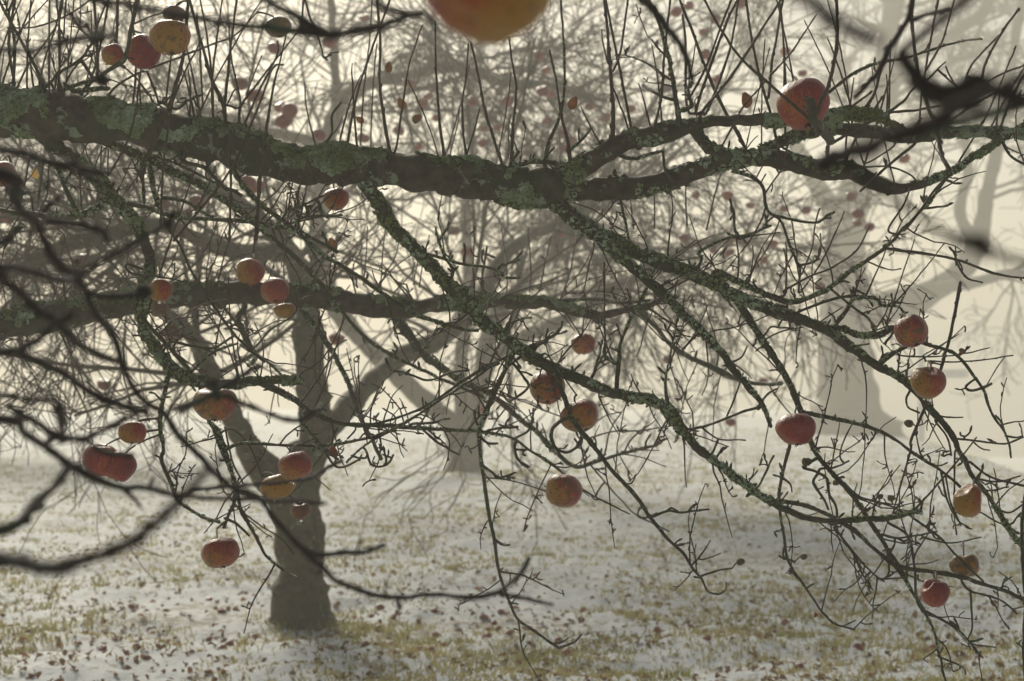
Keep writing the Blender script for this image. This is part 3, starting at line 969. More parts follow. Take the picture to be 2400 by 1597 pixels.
shoot A 6,6,5 d3.2,3.1 : 1090,1560 1110,1150 1140,900 1190,620
shoot A 9,10,11,9 d3.2,3.1 : 970,1110 1060,950 1130,780 1200,560 1250,350 1280,0
shoot A 7,6,5 d3.2,3.1 : 740,1190 850,1000 920,780 950,550 960,470
shoot A 6,5 : 1050,720 950,560 850,460
shoot A 7,6 : 1080,700 1000,480 960,380
shoot A 6,5 : 1130,700 1160,430 1170,300
shoot A 6,5 : 955,730 950,560 940,500
shoot A 9,8,8 : 95,610 60,300 100,0
branch A 13,10,8 s0.7 : 270,630 290,570 220,420 100,200 20,60 -20,-20
branch A 10,8 s0.6 : 300,600 430,480 550,400 640,280
shoot A 6,5,5 : 270,600 300,420 380,180 420,0
shoot A 6,5 : 110,610 190,450 330,260 390,170
shoot A 7,6,5 : 390,610 410,300 385,0
shoot A 6,5 : 235,620 210,450 190,300
shoot A 9,9,8 : 655,540 660,300 640,0
shoot A 7,6,5 : 430,600 480,500 610,320 680,130 760,-60
shoot A 7,6 : 570,620 640,480 700,230 740,0
shoot A 6,5 : 20,560 150,200 230,0
shoot A 9,8 : 90,600 100,300 60,100 100,-20
shoot A 5,5 : 405,600 400,200 430,0
shoot A 6,5 : 185,610 190,300 210,0
shoot A 9,8 : 790,400 800,160 800,0
shoot A 5,5 : 60,190 240,185 450,110 620,0
branch A 15,14,12 s0.5 d3.3,3.2 : 770,460 850,390 890,210 930,40 950,-60
shoot A 7,6,5,4 : 740,650 900,520 1250,380 1450,300 1600,240 1750,80
branch A 14,13,13,12 s0.8 l0.3 : 270,660 400,620 550,570 650,540 770,460
branch A 16,14,13 l0.6 s0.5 : 500,620 600,610 680,600 740,610
twig A 10,8 s1.2 : 1100,700 1200,740 1280,680
shoot A 6,5 d4,4 : 1380,730 1360,350 1340,100
shoot A 5,5 : 430,250 440,120 450,0
shoot A 5,4 : 1590,620 1540,720 1480,770
shoot A 5,4 : 1680,640 1740,480 1780,380
twig A 6,5 s0.9 : 2070,0 2110,120 2190,330 2200,390 2260,370
shoot A 7,6,5 d4,3.9 : 60,1060 100,1220 110,1400
shoot A 6,5 d4,3.9 : 200,1080 170,1250 130,1420
shoot A 6,5 d4,3.9 : 300,1060 270,1300 240,1500
shoot A 5,4 d4,3.9 : 540,1180 550,1350 560,1480
shoot A 5,4 d4,3.9 : 610,950 500,1150 430,1300
shoot A 5,4 d4,3.9 : 690,990 680,1200 640,1480
shoot A 4,4 : 735,1190 735,1110 738,1020
twig A 6,5 s0.8 : 1590,840 1500,870 1380,800 1300,805
shoot A 5,4 d4.1,4.1 : 2150,1000 2090,760 2070,560
shoot A 5,4 d4.1,4.1 : 2170,1000 2280,900 2330,800
branch A 14,12,10 l0.6 s0.8 : 1230,1080 1400,1150 1520,1270 1640,1330
branch A 11,9,8 l0.5 s0.8 : 1050,1060 1300,1160 1500,1270
branch A 12,10,8 l0.7 s1 : 1110,1350 1250,1370 1350,1430 1450,1480
branch A 9,8,7 l0.6 s1 : 1880,1560 1950,1450 2060,1400 2200,1330
branch A 10,8 l0.8 s1 : 2000,1568 2040,1490 2180,1470 2323,1470
twig A 12,11 l1 s1.2 : 2170,1390 2190,1440 2230,1480
# --- water shoots, right
shoot C 10,9,8,7 : 430,1020 300,780 230,640 150,450 60,200 0,60 -30,-30
shoot C 8,6 : 420,1010 380,900 330,840
shoot C 6,5 : 260,1010 330,880 420,720 560,560
shoot C 10,9,8,7 d3.05,2.95 : 940,900 850,800 600,580 400,400 260,200 150,0
shoot C 13,11,10,9 d3.04,2.95 : 900,800 940,690 1000,560 1050,300 1050,0
branch C 30,30,24 d3.3,3.02,3.0 g0.4 : 1010,960 950,880 890,820 870,680
shoot C 9,8,7 : 660,1060 600,780 550,620 500,420 450,150 430,0
shoot C 9,8,7 : 585,660 600,500 610,400 640,250 680,0
shoot C 6,5,4 : 610,500 730,370 820,240 910,100
shoot C 9,8,7 : 130,770 330,520 540,200 670,0
shoot C 9,8,7 : 90,750 200,420 300,150 370,0
shoot C 8,7,6 : 160,770 250,550 330,300 380,0
shoot C 8,7 : 40,760 20,600 20,300 0,100
shoot C 7,6 : 50,660 170,430 260,180 330,0
branch C 11,10,9,7,6 l0.4 s0.2 a0 d3.2,3.0 : 980,640 1150,510 1320,430 1500,400 1750,320 1900,280 2040,265
branch C 11,10,9 s0.5 : 1220,760 1300,650 1340,500 1390,400
shoot C 9,10,12,14 d3.0,2.9 g1 : 1570,0 1560,150 1600,480 1660,700 1730,880 1760,1060 1820,1150
shoot C 6,6,7 : 1610,880 1630,620 1690,260 1740,0
shoot C 6,6 : 1650,490 1690,420 1770,270 1850,0
shoot C 6,4 : 1670,540 1730,480 1790,420
shoot C 6,5 : 1840,570 1810,500 1790,450
shoot C 7,6,5 : 1900,600 1970,440 2150,240
shoot C 8,7,7 : 2025,550 2060,430 2160,240 2290,60
shoot C 8,7,6 : 2160,880 2230,690 2330,500 2400,380
shoot C 6,5,5 : 1870,1120 2060,800 2200,480 2270,310
twig C 8,7 s0.5 : 1380,770 1600,750 1750,720
shoot C 8,6 : 1740,880 2000,700 2210,590
shoot C 7,6 : 1900,660 2160,510 2340,440
shoot C 8,6 : 1120,750 1200,690 1290,620
shoot C 8,6 : 1115,1090 1200,900 1370,650
branch C 10,9,7 s0.4 : 1010,980 1180,880 1390,770 1500,690 1600,570
branch C 14,13,11 l0.6 s0.4 : 960,870 990,950 985,1080
twig C 7,6,5 s0.4 : 680,1005 850,1080 1200,1130 1420,1140 1550,1190 1600,1250
branch C 10,8 s0.5 : 1570,990 1430,1100 1330,1190 1210,1300
shoot C 6,5 : 1440,990 1330,1070 1230,1120
branch C 9,8 : 2170,960 2230,1060 2323,1120 2420,1160
shoot C 8,7,6 : 1510,1568 1600,1460 1690,1330 1790,1210
twig C 7,5 s0.8 : 1640,1420 1740,1410 1830,1390
twig C 6,6 s0.8 : 1660,1400 1650,1360 1645,1330
shoot C 5,4 d4.3,4.3 : 160,1568 220,1320 260,1180
twig C 8,7 s1.2 : 355,1568 345,1450 320,1360
shoot C 6,5 : 1400,1560 1500,1400 1550,1280
branch C 13,11 l1.2 s1.2 : 0,750 60,720 30,620 60,560
shoot C 5,4 d4.3,4.3 : 30,1540 20,1300 40,1180
'''

def build_main_tree():
    root = plant('apple_tree', 'lichen-covered apple tree with one long limb across the whole picture, in sharp focus', 'tree', (-2.05, 3.95, 0.0))
    tr = Tree(root, 11, 3.45)
    # the stem stands just outside the frame on the left
    P = np.array([(-2.05, 3.95, -0.05), (-2.04, 3.96, 0.5), (-2.08, 3.93, 1.0), (-2.05, 3.95, 1.5), (-2.02, 3.92, 1.9), (-2.1, 3.9, 2.4), (-2.2, 3.8, 3.0)])
    S = catmull(P[:, [2, 0, 1]], 0.03)[:, [1, 2, 0]]
    R = np.interp(S[:, 2], [-0.05, 0.1, 0.6, 1.6, 2.2, 3.0], [0.20, 0.155, 0.13, 0.125, 0.08, 0.03])
    mb = MB()
    tube(mb, S, R, 24, tr.rng, 0.04)
    mb.build('trunk', M['limb'], root)
    dft = {'limb': dict(mat='limb', rough=0.03, spurs=0.15, wob=0.2), 'branch': dict(mat='branch', rough=0.07, spurs=0.4, side=1.25),
           'twig': dict(mat='branch', rough=0.06), 'shoot': dict(mat='shoot', rough=0.03, gnarl=0.7)}
    parse(T1_DATA.replace('m:branch', ''), tr, dft)
    # more thin upright shoots along the top of the limbs
    lim = [A for A in tr.reg if A[:, 2].mean() > 24][:7]
    for k in range(46):
        A = lim[(0, 0, 0, 1, 2, 4, 0, 6)[k % 8]]
        i = int(tr.rng.integers(0, len(A)))
        x, y = A[i, 0], A[i, 1]
        if not -60 < x < 2460:
            continue
        ln = tr.rng.uniform(110, 430)
        lean = tr.rng.normal() * 0.22
        bend = tr.rng.normal() * 0.16
        pts = [(x, y)] + [(x + ln * t * (lean + bend * t), y - ln * t) for t in (0.3, 0.6, 0.85, 1.0)]
        w = tr.rng.uniform(3.6, 6.2)
        tr.trace('shoot', 'shoot', 'S', pts, [w, w * 0.85, 2.8], d0=float(A[i, 3]), rough=0.03, gnarl=0.7)
    return root, tr

NEAR_DATA = '''
branch S 30,18,14,10,6 d1.35,1.5,1.6,1.6,1.6,1.6 : -1500,250 -400,300 0,350 80,366 118,385 178,407 255,433 316,442
branch S 20,15,14,13,8 d1.4,1.5,1.5,1.5 : -400,300 0,350 96,372 178,390 235,405 268,410
branch S 44,30,22,18,20,18,16,15,14,14,13,12,12,11,10,10,9 d1.35,1.5,1.6,1.7,1.75,1.8,1.9,1.95 s0.5 : -1500,200 -400,330 0,407 32,462 57,500 83,519 105,567 134,615 172,646 198,675 210,710 236,752 265,787 306,899 344,945 383,968 413,1014 471,1075 536,1137 603,1167 654,1229 706,1285 757,1330 800,1367 903,1401 1007,1395 1110,1398 1165,1388 1213,1353 1241,1308
twig S 9,8,5 d1.95,2 : 1160,1390 1230,1404 1296,1418
twig S 9,6 d1.95,1.95 : 930,1398 933,1415 935,1434
twig S 11,10,8 d1.85,1.9 s1 : 690,1275 745,1300 800,1297 852,1294 900,1277
branch S 34,22,18,17,17,18 d1.35,1.5,1.6,1.65 s0.4 : -1500,900 -400,850 0,825 42,827 153,880 203,915 268,945 344,965
branch S 12,12,10 d1.68,1.75 : 420,968 517,911 600,861 612,855
twig S 24,14,10 d1.72,1.7 : 500,898 508,918 512,940
branch S 11,10,9 d1.7,1.8 : 400,962 510,926 585,954 689,988 740,964 752,958
branch S 40,26,18,17,18,18,15,12,10,10,9 d1.35,1.5,1.6,1.65,1.7,1.8 s0.4 : -1500,1100 -400,990 0,984 57,1014 107,1049 165,1091 214,1118 283,1141 364,1148 440,1164 600,1171 680,1176 758,1181
twig S 9,7 d1.72,1.72 : 283,1143 310,1165 330,1188
twig S 12,7 d1.72,1.72 : 350,1146 354,1132 361,1124
branch S 16,18,24,34 d1.6,1.5,1.4,1.35 : 165,1091 126,1141 77,1183 0,1244 -400,1320 -1500,1350
twig S 14,9 d1.5,1.5 : 55,1205 77,1198 104,1188
branch S 15,13,10 d1.65,1.6 : 107,1040 130,1026 199,1026 268,995 325,968
twig S 10,10 d1.62,1.6 : -20,924 0,927 95,938 130,935
branch S 14,14,16 d1.6,1.65 : 15,950 95,999 130,1020 150,1030
twig S 26,18,12 d1.3,1.35 : 138,950 145,985 150,1020
branch S 12,11,10 d1.65,1.68 : 199,1030 245,1060 314,1068
branch S 60,36,30,32,28,24,20,16,13 d1.25,1.1,1.05,1.02,1.0,1.0 : -1500,1300 -400,1310 0,1313 57,1320 126,1332 210,1309 306,1271 364,1232 421,1175 478,1114 525,1060
branch S 30,18,13,14,16,20,14,10,8 d1.35,1.4,1.45,1.5,1.5,1.5 : -1200,-400 0,-60 241,0 320,17 448,41 585,62 689,72 780,82 903,58 972,31 1010,45 1025,70
twig S 12,10 d1.5,1.5 : 875,0 903,20 945,31 985,38
branch S 14,13,18 d1.5,1.5 : 600,-20 640,10 690,35 760,75
branch S 20,14,13,12 d1.35,1.4,1.45 : -1200,100 -300,110 0,117 69,120 138,103 207,86 236,86 275,83
twig S 28,26 d1.45,1.45 g0.3 : 225,80 238,92
twig S 11,9 d1.45,1.5 : 236,86 165,34 130,0 100,-40
twig S 26,24 d1.6,1.6 g0.3 : 232,182 244,192
branch S 22,16,14,13,11,10 d1.35,1.45,1.55,1.6,1.65 s0.3 : -1200,600 -200,620 0,624 64,634 134,656 172,653 223,624 287,589 335,557 367,538 403,512
twig S 16,12 d1.65,1.65 : 392,535 402,512 404,498
branch S 26,18,18,16,14 d1.4,1.5,1.6,1.7 : -1000,560 -100,630 10,660 80,720 153,774 178,803 242,835 280,850
branch S 22,16,15,12 d1.4,1.5,1.5 : -1000,840 -100,825 0,822 48,822 121,768 172,736
branch S 14,14,18 d1.6,1.6 : 198,685 255,694 335,688 345,680
twig S 28,26 d1.6,1.6 g0.3 : 330,690 346,678
branch S 12,12 d1.55,1.6 : -60,590 0,570 57,528
twig S 11,9 d1.65,1.65 : 96,500 120,478 143,460
branch S 14,14,12 d1.65,1.65 : 105,516 175,525 236,541 252,564
twig S 11,9 d1.6,1.6 : 32,452 92,449 118,423
branch S 9,8,7 d2.0,2.2 : 440,1155 470,1148 585,1136 706,1126 745,1111
branch S 9,8,8 d2.2,2.3 : 706,1126 745,1108 800,1080
'''
OVER_DATA = '''
branch S 30,34,46,54,46,30,22,20 d0.72,0.72,0.72,0.72 : 2105,125 2150,180 2185,212 2222,225 2258,212 2280,195 2342,217 2398,231 2500,250
branch S 40,26,20 d0.72,0.74 : 2222,232 2228,262 2200,296
twig S 24,28,20 d0.8,0.8 : 2060,335 2035,350 1985,358 1925,392
branch S 30,30,26 d0.5,0.48 : 1800,-80 1890,0 1945,40 2000,70 2060,100
branch S 12,13,14,30,16,12 d0.58,0.56 : 1960,370 2100,470 2200,540 2287,575 2330,590 2420,625
branch S 16,14,12 d1.3,1.3 : 1490,-30 1525,20 1560,60 1605,125 1625,190
branch S 12,12,13,12,10 d1.5,1.5 : 2140,-10 2125,50 2087,108 2071,140 2048,181 2004,228
branch S 11,9,9 d1.5,1.5 : 2125,50 2150,44 2175,33 2224,20
'''
def build_near_tree():
    root = plant('apple_tree', 'nearby apple tree whose dark blurred branches reach in from the left edge', 'tree', (-0.87, 1.12, 0.0))
    tr = Tree(root, 23, 1.6)
    P = np.array([(-0.87, 1.12, -0.08), (-0.88, 1.12, 0.5), (-0.83, 1.13, 1.0), (-0.87, 1.12, 1.5), (-0.82, 1.12, 1.85), (-0.55, 1.08, 1.98), (-0.2, 0.98, 1.86), (0.12, 0.88, 1.68), (0.34, 0.8, 1.52), (0.52, 0.74, 1.36), (0.60, 0.70, 1.20)])
    S = catmull(np.column_stack([P[:, 0] + P[:, 2], P[:, 1], P]), 0.03)[:, 2:]
    L = np.linspace(0, 1, len(S))
    R = np.interp(L, [0, 0.05, 0.35, 0.5, 0.75, 1], [0.14, 0.10, 0.08, 0.04, 0.02, 0.009])
    mb = MB()
    tube(mb, S, R, 18, tr.rng, 0.04)
    mb.build('trunk', M['near'], root)
    dft = {'branch': dict(mat='near', rough=0.06, wob=0.15), 'twig': dict(mat='near', rough=0.06, wob=0.1)}
    parse(NEAR_DATA, tr, dft, 1.5, 0.82)
    parse(OVER_DATA, tr, dft, 1.45, 1.2)
    # short links from the overhead bough to the branches that hang into the picture
    for a, b in (((0.13, 0.87, 1.67), (0.076, 0.5, 1.305)), ((0.47, 0.76, 1.42), (0.163, 0.72, 1.291)), ((0.55, 0.72, 1.30), (0.11, 0.58, 1.232)),
                 ((0.40, 0.79, 1.48), (0.35, 1.5, 1.475)), ((0.0, 0.93, 1.74), (0.094, 1.3, 1.44)), ((0.58, 0.71, 1.24), (0.172, 0.8, 1.263))):
        a, b = np.array(a), np.array(b)
        b = np.array([0, 0, CAM_Z]) + (b - np.array([0, 0, CAM_Z])) * 1.2
        mid = (a + b) / 2 + np.array([0, 0, 0.05])
        mb = MB()
        C = catmull(np.array([a, mid, b])[:, [0, 2, 1]], 0.01)[:, [0, 2, 1]]
        tube(mb, C, np.linspace(0.006, 0.0025, len(C)), 7, tr.rng, 0.05)
        mb.build('branch', M['near'], root)
    return root

# ------------------------------------------------------------------ misty trees behind
def grow(mb, rng, p, d, length, r, level, spread, droop, rmin):
    n = 6 if level < 2 else 4
    P = [p]
    d = d / np.linalg.norm(d)
    for i in range(n - 1):
        d = d + rng.standard_normal(3) * (0.13 + 0.03 * level) + np.array([0, 0, droop])
        d /= np.linalg.norm(d)
        P.append(P[-1] + d * length / (n - 1))
    P = np.array(P)
    R = np.maximum(np.linspace(r, r * 0.45, n), rmin)
    tube(mb, P, R, 4 if level < 2 else 3)
    if level >= 3:
        return
    m = (0, 6, 4, 0)[level]
    for q in range(m):
        t = rng.uniform(0.15, 1.0) * (n - 1)
        i = min(int(t), n - 2)
        pp = P[i] + (P[i + 1] - P[i]) * (t - i)
        dd = (P[i + 1] - P[i])
        dd = dd / np.linalg.norm(dd) + rng.standard_normal(3) * spread
        grow(mb, rng, pp, dd, length * rng.uniform(0.35, 0.6), R[i] * 0.62, level + 1, spread, droop, rmin)

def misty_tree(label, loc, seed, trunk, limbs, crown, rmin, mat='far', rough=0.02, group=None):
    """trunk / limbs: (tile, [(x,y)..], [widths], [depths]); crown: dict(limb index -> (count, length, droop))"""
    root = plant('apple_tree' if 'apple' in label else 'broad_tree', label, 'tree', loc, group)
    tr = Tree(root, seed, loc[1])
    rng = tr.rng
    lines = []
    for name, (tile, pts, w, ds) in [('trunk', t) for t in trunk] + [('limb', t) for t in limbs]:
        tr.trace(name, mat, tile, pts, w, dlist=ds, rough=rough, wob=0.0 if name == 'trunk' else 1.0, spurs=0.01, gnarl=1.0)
        lines.append(tr.reg[-1])
    for idx, (count, length, droop) in crown.items():
        lo = 0.45
        S = lines[idx]
        mb = MB()
        X = unproj(S[:, 0], S[:, 1], S[:, 3])
        for _ in range(count):
            i = int(rng.integers(int(len(S) * lo), len(S) - 1))
            t = X[min(i + 1, len(X) - 1)] - X[i - 1]
            t /= np.linalg.norm(t)
            d = rng.standard_normal(3) * np.array([1.0, 0.9, 0.8]) + t * 0.6
            grow(mb, rng, X[i], d, length * S[i, 3] / loc[1] * rng.uniform(0.6, 1.25), max(rmin * 2.2 * S[i, 3] / loc[1], S[i, 2] * 0.5 * S[i, 3] / FPX * 0.28), 1, 0.62, droop, rmin * S[i, 3] / loc[1])
        mb.build('twigs', M['far_twig'], root, kind='stuff')
    return root, tr

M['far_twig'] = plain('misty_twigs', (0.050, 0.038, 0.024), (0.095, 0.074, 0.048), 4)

def build_misty_trees():
    trees = []
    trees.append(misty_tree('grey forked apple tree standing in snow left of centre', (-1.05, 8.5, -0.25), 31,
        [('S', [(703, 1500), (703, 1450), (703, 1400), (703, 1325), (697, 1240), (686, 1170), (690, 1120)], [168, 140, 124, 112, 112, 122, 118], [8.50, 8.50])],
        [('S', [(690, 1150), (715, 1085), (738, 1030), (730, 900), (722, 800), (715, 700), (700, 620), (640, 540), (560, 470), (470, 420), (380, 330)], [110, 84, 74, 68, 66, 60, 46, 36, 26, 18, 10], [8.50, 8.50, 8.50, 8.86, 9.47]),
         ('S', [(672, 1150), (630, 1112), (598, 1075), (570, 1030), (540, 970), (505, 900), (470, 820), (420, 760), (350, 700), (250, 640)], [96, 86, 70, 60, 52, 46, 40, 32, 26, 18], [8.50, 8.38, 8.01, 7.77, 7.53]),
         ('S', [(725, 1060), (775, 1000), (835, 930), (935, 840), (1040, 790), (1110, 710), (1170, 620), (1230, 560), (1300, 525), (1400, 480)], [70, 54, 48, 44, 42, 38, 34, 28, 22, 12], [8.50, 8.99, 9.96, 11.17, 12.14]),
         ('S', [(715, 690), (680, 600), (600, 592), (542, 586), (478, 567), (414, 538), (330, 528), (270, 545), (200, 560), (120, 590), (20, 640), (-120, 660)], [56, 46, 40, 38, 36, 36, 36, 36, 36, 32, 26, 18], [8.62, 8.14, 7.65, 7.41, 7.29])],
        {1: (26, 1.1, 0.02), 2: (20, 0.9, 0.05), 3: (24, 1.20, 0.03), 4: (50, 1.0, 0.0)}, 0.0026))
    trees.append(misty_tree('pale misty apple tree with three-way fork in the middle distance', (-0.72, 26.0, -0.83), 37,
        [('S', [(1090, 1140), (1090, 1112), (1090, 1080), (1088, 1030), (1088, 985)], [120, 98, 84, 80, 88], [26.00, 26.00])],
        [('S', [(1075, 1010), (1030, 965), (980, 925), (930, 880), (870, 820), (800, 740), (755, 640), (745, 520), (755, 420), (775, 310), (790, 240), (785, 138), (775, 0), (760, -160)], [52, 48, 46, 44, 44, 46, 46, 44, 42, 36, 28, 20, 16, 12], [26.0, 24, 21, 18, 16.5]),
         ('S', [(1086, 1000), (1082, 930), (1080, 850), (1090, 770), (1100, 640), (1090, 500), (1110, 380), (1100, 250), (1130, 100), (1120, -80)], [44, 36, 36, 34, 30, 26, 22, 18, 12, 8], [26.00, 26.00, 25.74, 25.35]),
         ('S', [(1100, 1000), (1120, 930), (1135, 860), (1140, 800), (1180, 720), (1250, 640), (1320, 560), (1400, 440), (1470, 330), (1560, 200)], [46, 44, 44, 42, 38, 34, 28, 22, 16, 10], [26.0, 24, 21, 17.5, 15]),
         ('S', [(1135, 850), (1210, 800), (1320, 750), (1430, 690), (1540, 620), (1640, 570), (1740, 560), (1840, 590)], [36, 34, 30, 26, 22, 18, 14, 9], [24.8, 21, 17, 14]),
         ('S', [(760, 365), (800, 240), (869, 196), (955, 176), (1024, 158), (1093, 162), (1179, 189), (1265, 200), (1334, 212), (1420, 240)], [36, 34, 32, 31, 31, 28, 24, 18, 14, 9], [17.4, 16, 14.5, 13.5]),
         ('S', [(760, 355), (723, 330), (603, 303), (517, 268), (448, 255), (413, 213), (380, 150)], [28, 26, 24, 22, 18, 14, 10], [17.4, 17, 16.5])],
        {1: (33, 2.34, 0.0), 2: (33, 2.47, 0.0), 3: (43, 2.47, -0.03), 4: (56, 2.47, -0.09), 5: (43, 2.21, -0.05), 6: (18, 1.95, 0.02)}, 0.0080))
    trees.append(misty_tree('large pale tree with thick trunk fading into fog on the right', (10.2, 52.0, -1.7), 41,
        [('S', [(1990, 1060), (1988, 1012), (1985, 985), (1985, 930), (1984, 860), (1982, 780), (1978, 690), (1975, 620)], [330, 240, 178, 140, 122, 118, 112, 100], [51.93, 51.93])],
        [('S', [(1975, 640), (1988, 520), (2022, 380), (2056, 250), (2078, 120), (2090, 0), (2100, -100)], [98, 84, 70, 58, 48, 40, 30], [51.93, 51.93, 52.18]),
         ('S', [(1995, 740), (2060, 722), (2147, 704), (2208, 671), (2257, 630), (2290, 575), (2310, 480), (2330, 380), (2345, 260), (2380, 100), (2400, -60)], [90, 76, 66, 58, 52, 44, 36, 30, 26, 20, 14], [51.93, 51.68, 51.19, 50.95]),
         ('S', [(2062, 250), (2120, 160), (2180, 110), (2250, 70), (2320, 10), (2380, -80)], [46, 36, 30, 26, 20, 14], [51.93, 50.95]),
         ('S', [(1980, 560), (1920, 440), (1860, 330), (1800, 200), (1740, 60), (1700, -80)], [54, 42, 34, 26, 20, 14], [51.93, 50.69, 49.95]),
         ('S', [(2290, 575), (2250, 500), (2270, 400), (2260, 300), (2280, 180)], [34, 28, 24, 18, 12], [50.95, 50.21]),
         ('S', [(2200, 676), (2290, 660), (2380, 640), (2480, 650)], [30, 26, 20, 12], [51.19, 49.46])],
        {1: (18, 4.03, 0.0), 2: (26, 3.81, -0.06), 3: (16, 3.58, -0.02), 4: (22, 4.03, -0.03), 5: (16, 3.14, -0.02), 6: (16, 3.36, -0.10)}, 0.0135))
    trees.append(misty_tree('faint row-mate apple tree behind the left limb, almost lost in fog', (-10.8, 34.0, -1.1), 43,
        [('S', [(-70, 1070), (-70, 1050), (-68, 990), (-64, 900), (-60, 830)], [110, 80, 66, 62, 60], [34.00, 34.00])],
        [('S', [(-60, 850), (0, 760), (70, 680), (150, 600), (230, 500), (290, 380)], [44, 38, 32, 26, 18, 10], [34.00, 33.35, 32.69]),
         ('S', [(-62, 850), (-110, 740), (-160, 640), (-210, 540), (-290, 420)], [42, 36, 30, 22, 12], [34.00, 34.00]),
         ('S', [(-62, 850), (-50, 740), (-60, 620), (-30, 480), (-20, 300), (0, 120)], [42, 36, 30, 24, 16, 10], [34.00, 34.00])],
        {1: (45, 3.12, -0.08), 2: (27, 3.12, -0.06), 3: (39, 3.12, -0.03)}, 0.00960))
    return trees

def build_signpost():
    x, d = (2159 - CX) / FPX * 70, 70.0
    z = lambda py: CAM_Z - (py - CY) / FPX * d
    gz = float(ground_z(x, d))
    root = plant('signpost', 'pale slim post with a crossbar, faint in fog beside the big trunk', 'post', (x, d, gz))
    def box(name, x0, x1, y0, y1, z0, z1, bev=0.012):
        mb = MB()
        v = [(a, b_, c) for c in (z0, z1) for a, b_ in ((x0 + bev, y0), (x1 - bev, y0), (x1, y0 + bev), (x1, y1 - bev), (x1 - bev, y1), (x0 + bev, y1), (x0, y1 - bev), (x0, y0 + bev))]
        q = [(i, (i + 1) % 8, 8 + (i + 1) % 8, 8 + i) for i in range(8)]
        t = [(0, i, i + 1)[::-1] for i in range(1, 7)] + [(8, 8 + i, 9 + i) for i in range(1, 7)]
        mb.add(v, q, t)
        mb.build(name, M['post'], root, smooth=False)
    box('upright', x - 0.12, x + 0.12, d - 0.12, d + 0.12, gz - 0.3, z(812))
    box('crossbar', (2098 - CX) / FPX * d, (2266 - CX) / FPX * d, d - 0.2, d - 0.123, z(886), z(866))
    return root

# ------------------------------------------------------------------ apples
def apple_mesh(name, seed, mats, dents=(), squash=0.86, lump=0.05, nu=36, nv=26, point=0.0, neck=0.0):
    rng = np.random.default_rng(seed)
    t = np.linspace(0, np.pi, nv)
    a = np.arange(nu) * 2 * np.pi / nu
    r = np.sin(t) * (1 + 0.09 * np.cos(t))
    z = np.cos(t) * squash - 0.30 * np.exp(-(t / 0.36) ** 2) + (0.13 - point) * np.exp(-((np.pi - t) / 0.32) ** 2) + neck * np.exp(-(t / 0.6) ** 2)
    X = r[:, None] * np.cos(a)
    Y = r[:, None] * np.sin(a)
    Z = np.repeat(z[:, None], nu, 1)
    ph = rng.uniform(0, 6.28)
    low = np.clip(-np.cos(t), 0, 1)[:, None]
    f = 1 + 0.03 * low * np.cos(5 * a[None] + ph)
    V = np.stack([X * f, Y * f, Z], -1).reshape(-1, 3)
    o3 = rng.uniform(-50, 50, 3)
    for i in range(len(V)):
        V[i] *= 1 + lump * mnoise.noise(Vector(V[i] * 1.4 + o3)) * 1.6 + lump * 0.35 * mnoise.noise(Vector(V[i] * 4.0 + o3))
    for (dx, dy, dz), depth, wid in dents:
        dv = np.array([dx, dy, dz], float)
        dv /= np.linalg.norm(dv)
        c = (V / (np.linalg.norm(V, axis=1, keepdims=True) + 1e-9)) @ dv
        V *= (1 - depth * np.exp(-((1 - c) / wid) ** 2))[:, None]
    i = np.arange(nv - 1)[:, None] * nu
    j = np.arange(nu)[None]
    Q = np.stack([i + j, i + nu + j, i + nu + (j + 1) % nu, i + (j + 1) % nu], -1).reshape(-1, 4)
    mb = MB()
    mb.add(V, Q)
    return mb.mesh(name, mats), V

STALK = {}
def stalk_mesh(seed):
    rng = np.random.default_rng(seed)
    mb = MB()
    P = np.array([(0, 0, 0.50), (0.03, 0.02, 0.68), (0.08 * rng.standard_normal(), 0.05, 0.9), (0.15 * rng.standard_normal(), 0.08, 1.15)])
    tube(mb, catmull(P[:, [2, 0, 1]], 0.05)[:, [1, 2, 0]], np.linspace(0.055, 0.035, len(catmull(P[:, [2, 0, 1]], 0.05))), 6, rng, 0.05)
    return mb.mesh('stalk', M['stalk'])
def calyx_mesh(seed, squash):
    rng = np.random.default_rng(seed)
    mb = MB()
    for k in range(5):
        a = k * 1.2566 + rng.uniform(-0.2, 0.2)
        c, s = math.cos(a), math.sin(a)
        z0 = -squash + 0.115
        mb.add([(0.03 * c, 0.03 * s, z0), (0.11 * c - 0.05 * s, 0.11 * s + 0.05 * c, z0 - 0.04), (0.17 * c, 0.17 * s, z0 - 0.11 - 0.05 * rng.random()), (0.11 * c + 0.05 * s, 0.11 * s - 0.05 * c, z0 - 0.04)],
               [(0, 1, 2, 3)])
        mb.add([(0.03 * c, 0.03 * s, z0 + 0.02), (0.11 * c - 0.05 * s, 0.11 * s + 0.05 * c, z0 - 0.02), (0.17 * c, 0.17 * s, z0 - 0.09), (0.11 * c + 0.05 * s, 0.11 * s - 0.05 * c, z0 - 0.02)],
               [(3, 2, 1, 0)])
    tube(mb, np.array([(0, 0, -squash + 0.16), (0, 0, -squash + 0.10), (0, 0, -squash + 0.06)]), np.array([0.09, 0.08, 0.03]), 8, rng, 0.05)
    return mb.mesh('calyx', M['stalk'])
def drop_mesh():
    mb = MB()
    t = np.linspace(0, np.pi, 9)
    a = np.arange(12) * 2 * np.pi / 12
    r = np.sin(t) * (1 - 0.28 * np.cos(t))
    z = np.cos(t) * 1.15
    V = np.stack([r[:, None] * np.cos(a), r[:, None] * np.sin(a), np.repeat(z[:, None], 12, 1)], -1).reshape(-1, 3)
    i = np.arange(8)[:, None] * 12
    j = np.arange(12)[None]
    mb.add(V, np.stack([i + j, i + 12 + j, i + 12 + (j + 1) % 12, i + (j + 1) % 12], -1).reshape(-1, 4))
    return mb.mesh('water_drop', M['water'])
DROP = drop_mesh()

